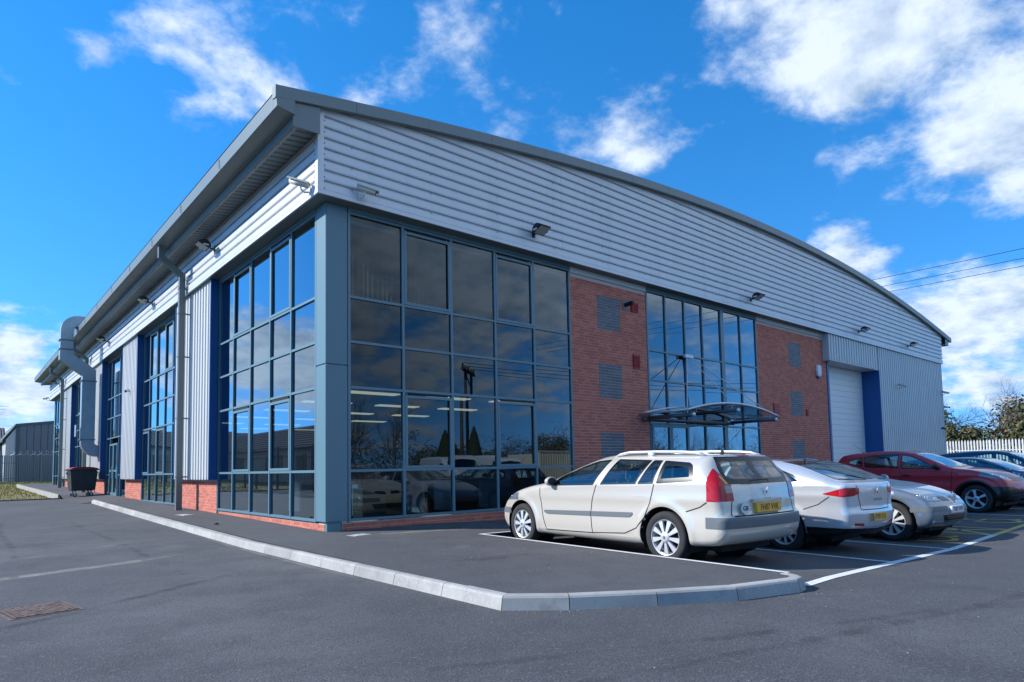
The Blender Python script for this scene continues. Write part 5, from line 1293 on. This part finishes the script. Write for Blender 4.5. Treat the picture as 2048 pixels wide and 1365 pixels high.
v2 = make_car('van', (19.0, -19.0, zg(19)), R(8), white_p, 'five', 'second white panel van opposite, right of the first', 'van', 'vans opposite the building')

# ---------------------------------------------------------------- background
def palisade(name, p0, p1, h, lab, m_, group, pitch=.155, rails=(.35, 1.75), post=2.75, razor=False, pw=.034):
    P0, P1 = Vector(p0), Vector(p1); Lg = (P1-P0).length; d = (P1-P0)/Lg; ang = math.atan2(d.y, d.x)
    f_ = empty(name, p0, ang); tag(f_, lab, 'fence', group)
    pm = MB(); n = [(-pw, 0), (-.012, -.016), (.012, -.016), (pw, 0)]
    for (a, b), (c, e) in zip(n[:-1], n[1:]): pm.quad((a, b, .05), (c, e, .05), (c, e, h-.12), (a, b, h-.12))
    pm.poly([(-pw, 0, h-.12), (-.012, -.016, h-.12), (.012, -.016, h-.12), (pw, 0, h-.12), (.012, -.006, h), (-.012, -.006, h)])
    pmesh = pm.mesh('pale', m_, fix=False)
    k = int(Lg/pitch); dz = (P1.z-P0.z)/Lg
    for i in range(k): link('pale', pmesh, f_, (i*pitch, 0, dz*i*pitch))
    for r_ in rails:
        mb = MB(); mb.v = [(0, .005, r_), (Lg, .005, r_+dz*Lg), (Lg, .05, r_+dz*Lg), (0, .05, r_), (0, .005, r_+.05), (Lg, .005, r_+.05+dz*Lg), (Lg, .05, r_+.05+dz*Lg), (0, .05, r_+.05)]
        mb.f = [(0, 3, 2, 1), (4, 5, 6, 7), (0, 1, 5, 4), (1, 2, 6, 5), (2, 3, 7, 6), (3, 0, 4, 7)]; mb.m = [0]*6; mb.build('rail', m_, f_)
    for i in range(int(Lg/post)+1):
        mb = MB(); mb.box(i*post-.05, i*post+.05, .05, .15, -.2, h-.05); o = mb.build('post', m_, f_); o.location.z = dz*i*post
    if razor:
        mb = MB(); rr_ = random.Random(2); pts = []
        for i in range(int(Lg*14)):
            a = i*.9; pts.append((i/14+.22*math.cos(a), .1*rr_.uniform(-1, 1), h+.18+.20*math.sin(a)+dz*i/14))
        mb.tube(pts, .010, 4, cap=False); mb.build('razor_wire', steel, f_, fix=False)
    return f_
palisade('palisade_fence', (46, 11.6, -.06), (46, -13.9, -.2), 2.46, 'galvanised steel palisade fence beyond the right end of the building', steel, 'palisade fences', pitch=.17, pw=.047)
palisade('palisade_fence', (-12.5, 62.5, .60), (6.5, 62.5, .62), 2.5, 'dull grey palisade fence topped with razor wire in front of the sheds', darksteel, 'palisade fences', razor=True)
palisade('palisade_fence', (-8.5, 58, .5), (-8.5, 8, .0), 2.4, 'dark palisade fence along the neighbouring plot, mirrored in the side glazing', darksteel, 'palisade fences', pitch=.17)
# sheds on the left
sh_m = mat('blue_grey_shed_sheet', (.13, .165, .20), .5, .1); sh_d = mat('shed_flashing', (.06, .10, .115), .5); sh_l = mat('pale_shed_sheet', (.50, .51, .52), .55)
asb = mat('asbestos_roof', (.15, .14, .135), .9, noise=[(2, 5, (.09, .085, .08), .4, .7)]); asb_w = mat('old_render', (.36, .38, .36), .8)
S1 = empty('grey_shed', (0, 66, .7)); tag(S1, 'blue grey steel shed with sunlit left side made as a pale lower wing beyond the grass', 'shed')
for k in range(22):
    x = -.25+k*.55; t0, t1 = 5.25+.13*(k*.55), 5.25+.13*((k+1)*.55)
    mb = MB(); mb.prism([(x, -.2), (x+.50, -.2), (x+.50, t1), (x, t0)], 1, -.05, 0); mb.build('wall_sheet', sh_m, S1)
mb = MB(); mb.prism([(-.28, -.2), (12, -.2), (12, 6.8), (-.28, 5.2)], 1, .0, 14); mb.build('wall', sh_d, S1)
mb = MB(); mb.box(-.55, -.25, -.07, .1, -.2, 5.2); mb.build('corner_flashing', sh_d, S1)
mb = MB(); mb.prism([(-.6, 5.2), (12.1, 6.85), (12.1, 7.1), (-.6, 5.45)], 1, -.12, 14.2); mb.build('roof_edge', sh_d, S1)
mb = MB(); mb.prism([(-1.3, -.2), (-.55, -.2), (-.55, 5.1), (-1.3, 3.95)], 1, .02, 13); mb.build('sunlit_pale_side', sh_l, S1)  # sunlight on the shed's left side is put into this pale colour
mb = MB(); mb.prism([(-1.55, 3.75), (-.52, 5.3), (-.52, 5.5), (-1.55, 3.98)], 1, -.1, 13.2); mb.build('wing_roof', sh_d, S1)
S2 = empty('old_shed', (-1.4, 72, .75)); tag(S2, 'old shed with corrugated asbestos roof at the far left', 'shed')
mb = MB(); mb.box(-24, .2, 0, 9, -.2, 3.6); mb.build('wall', asb_w, S2)
mb = MB(); mb.prism([(0, 3.6), (9, 3.6), (4.5, 5.5)], 0, -24, .2); mb.build('gable', asb_w, S2)
mb = MB(); rp = [(-.08, 0), (-.04, .05), (.04, .05), (.08, 0)]
x = -24.4
while x < .5:
    for (a, b), (c, e) in zip(rp, rp[1:]+[(.16, 0)]):
        mb.quad((x+a, -.3, 3.55+b), (x+c, -.3, 3.55+e), (x+c, 4.5, 5.6+e), (x+a, 4.5, 5.6+b)); mb.quad((x+a, 4.5, 5.6+b), (x+c, 4.5, 5.6+e), (x+c, 9.3, 3.55+e), (x+a, 9.3, 3.55+b))
    x += .24
mb.build('roof', asb, S2, fix=False)
mb = MB(); mb.box(-24, .2, -.42, -.3, 3.45, 3.58); mb.build('gutter', sh_d, S2)
A1 = empty('television_aerial', (-1.55, 76, 6.3)); tag(A1, 'television aerial mast on the old shed roof', 'aerial')
mb = MB(); mb.tube([(0, 0, -.2), (0, 0, 2.4)], .03, 6); mb.build('mast', darksteel, A1)
for z, w in ((2.3, .9), (2.0, .6), (1.7, .7), (1.45, .4)):
    mb = MB(); mb.tube([(-w*.4, 0, z), (w, 0, z+.03)], .015, 5); mb.build('boom', darksteel, A1)
S3 = empty('long_shed', (-14, 34, .3)); tag(S3, 'long low shed with dark tiled roof, mirrored in the side glazing', 'shed')
dk_roof = mat('dark_tile_roof', (.06, .055, .052), .85)
mb = MB(); mb.box(-8, 0, -16, 24, -.3, 2.6); mb.build('wall', sh_l, S3)
for z0, z1, x0, x1 in [(2.5+k*.21, 2.5+(k+1)*.21+.02, .35-k*.42, .35-(k+1)*.42) for k in range(10)]:
    mb = MB(); mb.box(x1, x0, -16.3, 24.3, z0, z0+.10); mb.prism([(x0, z0+.03), (x0, z0+.10), (x1, z1+.08), (x1, z1)], 1, -16.3, 24.3) if False else None; mb.build('tile_course', dk_roof, S3)
mb = MB(); mb.prism([(.4, 2.55), (-8.4, 2.55), (-4, 4.75)], 1, -16.2, 24.2); mb.build('roof', dk_roof, S3)
for k in range(6):
    mb = MB(); mb.box(0, .03, -13+k*6, -11.2+k*6, 1.0, 2.1); mb.build('window', win_g, S3); 
# --- trees
bark = mat('bark', (.085, .070, .062), .9); birch = mat('birch_bark', (.34, .32, .30), .85); twig = mat('twigs', (.10, .075, .072), .9)
ivy = [mat('ivy_leaf_%d' % i, c, .55) for i, c in enumerate([(.055, .085, .022), (.085, .115, .035), (.12, .13, .05), (.035, .055, .018)])]
bramble = [mat('bramble_leaf_%d' % i, c, .7) for i, c in enumerate([(.085, .095, .03), (.11, .085, .035), (.075, .055, .03), (.06, .085, .025)])]
conif = [mat('conifer_leaf_%d' % i, c, .8) for i, c in enumerate([(.018, .040, .016), (.026, .055, .020), (.035, .06, .028)])]
def bare_tree(H, seed, spread=1.0, levels=5, tm=None, thin=1.0):
    rn = random.Random(seed); tr, br = MB(), MB()
    def grow(p, d, l, r_, lv):
        n = 3; pts = [p]; q = p.copy(); dd = d.copy()
        for k in range(n):
            dd = (dd+Vector((rn.uniform(-.16, .16), rn.uniform(-.16, .16), rn.uniform(-.05, .14)))).normalized(); q = q+dd*l/n; pts.append(q.copy())
        (tr if lv >= levels-1 else br).tube(pts, r_, 7 if lv >= levels-1 else 4 if lv > 1 else 3, cap=False, r1=r_*.62)
        if lv == 0: return
        k = rn.choice([3, 4, 4]) if lv < levels else 5
        for i in range(k):
            t = rn.uniform(.35, 1.0) if i else 1.0; j = min(n-1, int(t*n)); b = pts[j].lerp(pts[j+1], t*n-j) if t < 1 else pts[-1]
            a = rn.random()*6.28; sp_ = rn.uniform(.35, .85)*spread
            u = dd.cross(Vector((math.cos(a), math.sin(a), .2))).normalized(); nd = (dd*(1-sp_*.35)+u*sp_+Vector((0, 0, .12))).normalized()
            grow(b, nd, l*rn.uniform(.58, .80), r_*.5, lv-1)
    grow(Vector((0, 0, -.2)), Vector((0, 0, 1)), H*.34, H*.016*thin, levels)
    return tr.mesh('trunk', tm or bark, True, fix=False), br.mesh('branches', twig, False, fix=False)
def clump(n, rx_, ry, rz_, leaf, mats, seed, name='foliage', solid=.55):
    rn = random.Random(seed); mb = MB(); lob = [(Vector((rn.uniform(-.55, .55)*rx_, rn.uniform(-.55, .55)*ry, rn.uniform(.15, .8)*rz_)), rn.uniform(.35, .6)) for _ in range(9)]
    for i in range(n):
        c, s_ = rn.choice(lob); v = Vector((rn.gauss(0, 1), rn.gauss(0, 1), rn.gauss(0, 1))).normalized()*(solid+(1-solid)*rn.random())
        p = c+Vector((v.x*rx_*s_, v.y*ry*s_, v.z*rz_*s_*.8))
        if p.z < 0: continue
        nrm = (v+Vector((rn.uniform(-.7, .7), rn.uniform(-.7, .7), rn.uniform(-.3, .9)))).normalized(); t = nrm.cross(Vector((rn.random(), rn.random(), rn.random()))).normalized(); b = nrm.cross(t); l = leaf*rn.uniform(.6, 1.3)
        mb.quad(p-t*l*.5, p-b*l*.35+nrm*.1*l, p+t*l*.6, p+b*l*.35+nrm*.1*l, rn.randrange(len(mats)))
    return mb.mesh(name, mats, fix=False)
TM = [bare_tree(8.6, s_, 1.0, 5) for s_ in (1, 2, 3)]; TB = bare_tree(9.5, 8, .7, 5, birch, .7)
IV = [clump(5200, 1.5, 1.5, 3.6, .16, ivy, 21), clump(4200, 2.3, 1.6, 2.9, .15, bramble, 22), clump(4200, 2.6, 1.6, 2.6, .15, bramble+ivy[2:], 23)]
def tree(x, y, me, s_, rz, lab, group, ivym=None, iz=1.0):
    if x > 40 and y > -10: x, y, s_, iz = -5.1+(x+5.1)*1.14, -11+(y+11)*1.14, s_*1.14, iz*1.14
    z = gz(x, y)-.1; t = empty('bare_tree', (x, y, z), rz); t.scale = (s_, s_, s_); tag(t, lab, 'tree', group)
    link('trunk', me[0], t); link('branches', me[1], t)
    if ivym: o = link('ivy', ivym, t); o.scale = (iz/s_, iz/s_, iz/s_)
    return t
GR = 'bare trees beyond the right fence'
tree(43.6, 3.4, TM[0], .80, .3, 'bare tree wrapped in dark ivy right beside the building end', GR, IV[0], 1.12)
tree(47.0, 3.6, TM[1], .72, 1.9, 'thin bare tree behind the ivy clad one', GR)
tree(44.5, -.8, TM[2], .78, 4.0, 'bare tree rising from the brambles in the middle of the hedge', GR)
tree(44.2, -3.4, TM[0], .86, 2.2, 'tallest bare tree with ivy on its trunk, at the right edge', GR, IV[0], 1.1)
tree(50, .3, TM[1], .80, 5.0, 'bare tree farther back between the bramble bushes', GR)
tree(49, -5.5, TM[2], .9, .9, 'bare tree farther back at the right edge', GR)
def bush(x, y, me, s_, rz, lab):
    x, y, s_ = -5.1+(x+5.1)*1.14, -11+(y+11)*1.14, s_*1.14
    t = empty('bramble_bush', (x, y, gz(x, y)-.1), rz); t.scale = (s_, s_, s_); tag(t, lab, 'bush', 'bramble bushes behind the right fence'); link('foliage', me, t)
bush(43.4, 1.6, IV[1], 1.05, .4, 'brown green bramble bush beside the ivy clad tree'); bush(43.2, -.9, IV[2], 1.3, 1.3, 'wide olive bramble bush in the middle of the hedge')
bush(43.4, -3.6, IV[1], 1.4, 2.6, 'bramble bush under the tallest tree'); bush(44, -6.8, IV[2], 1.35, 4, 'bramble bush at the right end of the hedge'); bush(44, 5.6, IV[2], 1.2, 5, 'bramble bush hidden partly behind the building end')
bush(46.5, 2.4, IV[2], 1.45, 2.2, 'taller brown bush filling the gap behind the ivy clad tree'); bush(46.8, -1.8, IV[1], 1.6, 3.3, 'taller brown bush behind the middle of the hedge'); bush(47.0, -5.2, IV[2], 1.5, .7, 'taller brown bush behind the right end of the hedge')
GB_ = 'bare trees mirrored in the glazing'
for i, (x, y, me, s_, lab) in enumerate([(15.5, -33, TB, 1.0, 'birch tree mirrored at the left of the corner glazing'), (18, -36, TM[1], .95, 'spreading bare tree mirrored beside the birch'), (21, -33.5, TB, .85, 'slender birch tree mirrored left of the conifers'), (12, -36, TM[2], .9, 'bare tree mirrored behind the potted plant'), (33, -34, TM[0], .62, 'low bare tree mirrored right of the conifers'), (39, -36, TM[1], .62, 'low bare tree mirrored beside the brick panel'), (47, -34, TM[2], .66, 'bare tree mirrored in the entrance doors'), (56, -36, TM[0], .66, 'bare tree mirrored in the middle entrance panes'), (66, -34, TM[1], .7, 'bare tree mirrored in the right entrance panes')]):
    tree(x, y, me, s_, i*1.3, lab, GB_)
for i, x in enumerate((24, 30, 36, 42, 49, 56, 64, 72)):
    t = empty('hedge_bush', (x, -31-(i % 2)*2, -.3), i*1.1); t.scale = (1.5, 1.3, 1.0+.15*(i % 3)); tag(t, 'brown hedge bush of the far boundary, number %s from the conifers' % ('one two three four five six seven eight'.split()[i]), 'bush', 'hedge opposite the building'); link('foliage', IV[1+i % 2], t)
def conifer(x, y, h, w, lab, seed):
    t = empty('conifer_tree', (x, y, -.25)); tag(t, lab, 'tree', 'conifers opposite the building'); rn = random.Random(seed); mb = MB()
    for i in range(5200):
        z = rn.random()**1.4; rr_ = w*(1-z)**.75*(.72+.36*rn.random())*(1 if z > .06 else .7); a = rn.random()*6.28; p = Vector((rr_*math.cos(a), rr_*math.sin(a), .15+z*h)); n_ = Vector((math.cos(a), math.sin(a), .4+rn.random()))
        t_ = n_.cross(Vector((0, 0, 1))).normalized(); b = Vector((0, 0, 1))+n_*.3; l = .12
        mb.quad(p-t_*l*.5, p-b*l*.5, p+t_*l*.5, p+b*l*.9, rn.randrange(3))
    link('foliage', mb.mesh('foliage', conif, fix=False), t)
    mb = MB(); mb.tube([(0, 0, -.1), (0, 0, h*.5)], .09, 8); mb.build('trunk', bark, t)
conifer(21.6, -26.4, 3.9, 1.15, 'left of two dark conifers mirrored in the corner glazing', 4); conifer(24.0, -26.6, 4.1, 1.0, 'right of two dark conifers mirrored in the corner glazing', 5)
pole_m = mat('pole_timber', (.12, .09, .07), .9)
U = empty('utility_pole', (24.5, -28.4, -.25), R(-40)); tag(U, 'timber double utility pole carrying insulators, mirrored in the corner glazing', 'utility pole')
for x in (-.95, .95): mb = MB(); mb.tube([(x, 0, -.2), (x, 0, 8.9)], .15, 10, r1=.11); mb.build('post', pole_m, U, True)
mb = MB(); mb.box(-2.0, 2.0, -.09, .09, 8.45, 8.65); mb.build('crossarm', pole_m, U)
for x in (-1.8, 0, 1.8): mb = MB(); lathe(mb, [(.03, 8.65), (.09, 8.72), (.05, 8.8), (.10, 8.86), (.05, 8.95), (0, 9.0)], 10, 'z'); o = mb.build('insulator', dark, U, True); o.location = (x, 0, 0)
mb = MB(); mb.tube([(-.95, 0, 8.3), (.95, 0, 7.4)], .05, 6); mb.tube([(-.3, 0, 8.4), (-.55, 0, 8.0), (-1.4, 0, 7.5)], .02, 5); mb.build('stay', darksteel, U)
def wire(a, b, sag, lab, group, r_=.022):
    p = empty('overhead_wire', a); tag(p, lab, 'wire', group); n = 26; A, B_ = Vector(a), Vector(b); mb = MB()
    mb.tube([tuple((B_-A)*(k/n)-Vector((0, 0, sag*4*(k/n)*(1-k/n)))) for k in range(n+1)], r_, 5); mb.build('cable', dark, p)
for i, (x, l) in enumerate(((60.2, 'highest of the three overhead wires right of the roof'), (63.4, 'middle of the three overhead wires right of the roof'), (66.2, 'lowest of the three overhead wires right of the roof'))):
    wire((x-.9, 62, 19.1), (x, -62, 19.1), 1.2, l, 'overhead wires beyond the building', .024)
for i, dx in enumerate((-1.8, 0, 1.8)):
    wire((24.5+dx*.75, -28.4-dx*.65, 8.75), (95, -12-dx*3, 11.5), 1.5, '%s overhead wire running from the double pole' % ('left', 'middle', 'right')[i], 'wires on the double pole')
# wooded skyline behind the camera
rn = random.Random(77); mb = MB()
for k in range(26000):
    x = rn.uniform(-60, 170); hh = 4.5+2.6*math.sin(x*.11)+1.8*math.sin(x*.37+1)+1.2*math.sin(x*.9); y = -52-8*rn.random(); z = hh*rn.random()**.8*1.05
    a = rn.random()*6.28; l = rn.uniform(.15, .5); b = rn.uniform(-.5, 1.2); d = Vector((math.cos(a), math.sin(a)*.4, b)).normalized()*l*1.8; w = Vector((-math.sin(a), 0, math.cos(a))).normalized()*l*.16
    p = Vector((x, y, z)); n = len(mb.v); mb.v += [p-w, p+w, p+d]; mb.f.append((n, n+1, n+2)); mb.m.append(rn.choice([0, 0, 1, 2]))
tag(mb.build('distant_woodland', [twig, bramble[1], bark], fix=False), 'distant belt of bare woodland mirrored low in the glazing', 'woodland', kind='stuff')
# cream container opposite
Ct = empty('storage_container', (27.5, -22.5, -.2), R(-12)); tag(Ct, 'cream ribbed storage container opposite, mirrored beside the brick panel', 'container')
cm = mat('cream_container', (.56, .52, .38), .6); mb = MB(); mb.box(-3, 3, -1.2, 1.2, .1, 2.3); mb.build('box', cm, Ct)
for k in range(20): mb = MB(); mb.box(-2.95+k*.3, -2.80+k*.3, 1.2, 1.24, .2, 2.2); mb.build('rib', cm, Ct)
for k in range(2): mb = MB(); mb.box(-3.02, 3.02, 1.19, 1.26, .05+k*2.2, .18+k*2.2); mb.build('rail', cm, Ct)
# dusty tyre streak across the yard
dst = bpy.data.materials.new('dust_streak'); dst.use_nodes = True; t = dst.node_tree; b = t.nodes['Principled BSDF']; b.inputs['Base Color'].default_value = (.40, .365, .32, 1); b.inputs['Roughness'].default_value = .95
g = t.nodes.new('ShaderNodeNewGeometry'); n_ = t.nodes.new('ShaderNodeTexNoise'); n_.inputs['Scale'].default_value = 2.2; n_.inputs['Detail'].default_value = 9; n_.inputs['Roughness'].default_value = .72; t.links.new(g.outputs['Position'], n_.inputs['Vector'])
at = t.nodes.new('ShaderNodeAttribute'); at.attribute_name = 'fade'; mr_ = t.nodes.new('ShaderNodeMath'); mr_.operation = 'MULTIPLY_ADD'; mr_.inputs[1].default_value = 1.6; mr_.inputs[2].default_value = -1.05; t.links.new(n_.outputs['Fac'], mr_.inputs[0])
ad = t.nodes.new('ShaderNodeMath'); ad.operation = 'ADD'; ad.use_clamp = True; t.links.new(mr_.outputs[0], ad.inputs[0]); t.links.new(at.outputs['Fac'], ad.inputs[1]); ml = t.nodes.new('ShaderNodeMath'); ml.operation = 'MULTIPLY'; ml.inputs[1].default_value = .8
t.links.new(ad.outputs[0], ml.inputs[0]); t.links.new(ml.outputs[0], b.inputs['Alpha'])
def streak(pts, w, amp, fn=gz):
    mb = MB(); P = resample(pts, .25); fd = []
    for i, p in enumerate(P):
        a, c = P[max(0, i-1)], P[min(len(P)-1, i+1)]; dx, dy = c[0]-a[0], c[1]-a[1]; l = math.hypot(dx, dy); e = min(1, 4*min(i, len(P)-1-i)/len(P))
        for k, f_ in ((-1, 0), (-.4, .7), (0, 1), (.4, .7), (1, 0)):
            x, y = p[0]-dy/l*w*k/2, p[1]+dx/l*w*k/2; mb.v.append((x, y, fn(x, y)+.003)); fd.append(f_*e*amp-(.3 if f_ == 0 else 0))
    for i in range(len(P)-1):
        for k in range(4): mb.f.append((i*5+k, i*5+k+1, i*5+k+6, i*5+k+5)); mb.m.append(0)
    o = mb.build('dust_streak', dst, road, fix=False); at_ = o.data.attributes.new('fade', 'FLOAT', 'POINT'); at_.data.foreach_set('value', fd)
streak([(-6.2, -1.3), (-4.6, -.95), (-3.6, -.68), (-2.5, -.2), (-1.7, .1)], .55, .85)
streak([(-5.8, .6), (-4.6, .9), (-3.4, 1.6), (-2.2, 2.6)], .5, .40)
streak([(-1.57, -5.5), (-1.56, -3.6), (-1.55, -2.0), (-1.53, 0), (-1.48, 4)], .16, .60)
streak([(.0, -.95), (1.0, -1.25), (2.6, -1.6)], .6, .62, fz)
streak([(-1.0, -3.2), (.1, -3.6), (1.3, -3.9)], .9, .30, fz)
oil = dst.copy(); oil.name = 'dark_asphalt_stain'; oil.node_tree.nodes['Principled BSDF'].inputs['Base Color'].default_value = (.022, .022, .024, 1)
def stain(pts, w, amp, fn=gz):
    n0 = len(bpy.data.objects); streak(pts, w, amp, fn)
    o = [q for q in road.children if q.name.startswith('dust_streak')][-1]; o.data.materials[0] = oil; o.name = 'dark_stain'
stain([(-5.6, -4.6), (-4.2, -3.9), (-2.9, -3.0), (-2.0, -2.4)], .35, .50)
stain([(-5.5, -8.2), (-3.8, -8.0), (-1.6, -8.6), (1.5, -9.4), (6, -9.9)], .30, .42)
stain([(-5.0, -7.2), (-3.0, -7.5), (-.5, -8.6), (3, -9.9)], .28, .36)
stain([(-4.0, 12), (-4.3, 6), (-4.3, 2), (-4.6, -1)], .30, .45)
stain([(-2.8, 12), (-2.9, 6), (-2.8, 2), (-2.9, -2), (-2.6, -5)], .30, .36)
stain([(-.9, -4.4), (.1, -4.8), (1.0, -5.0)], .8, .38, fz)
stain([(-.6, -2.0), (.3, -2.4), (1.2, -2.6)], .5, .36, fz)
stain([(-1.36, 10), (-1.42, 4), (-1.45, 0), (-1.36, -3), (-1.32, -6)], .12, .55, lambda x, y: fz(x, y))
stain([(4.8, -5.2), (4.9, -4.4), (5.0, -3.6)], .7, .6)
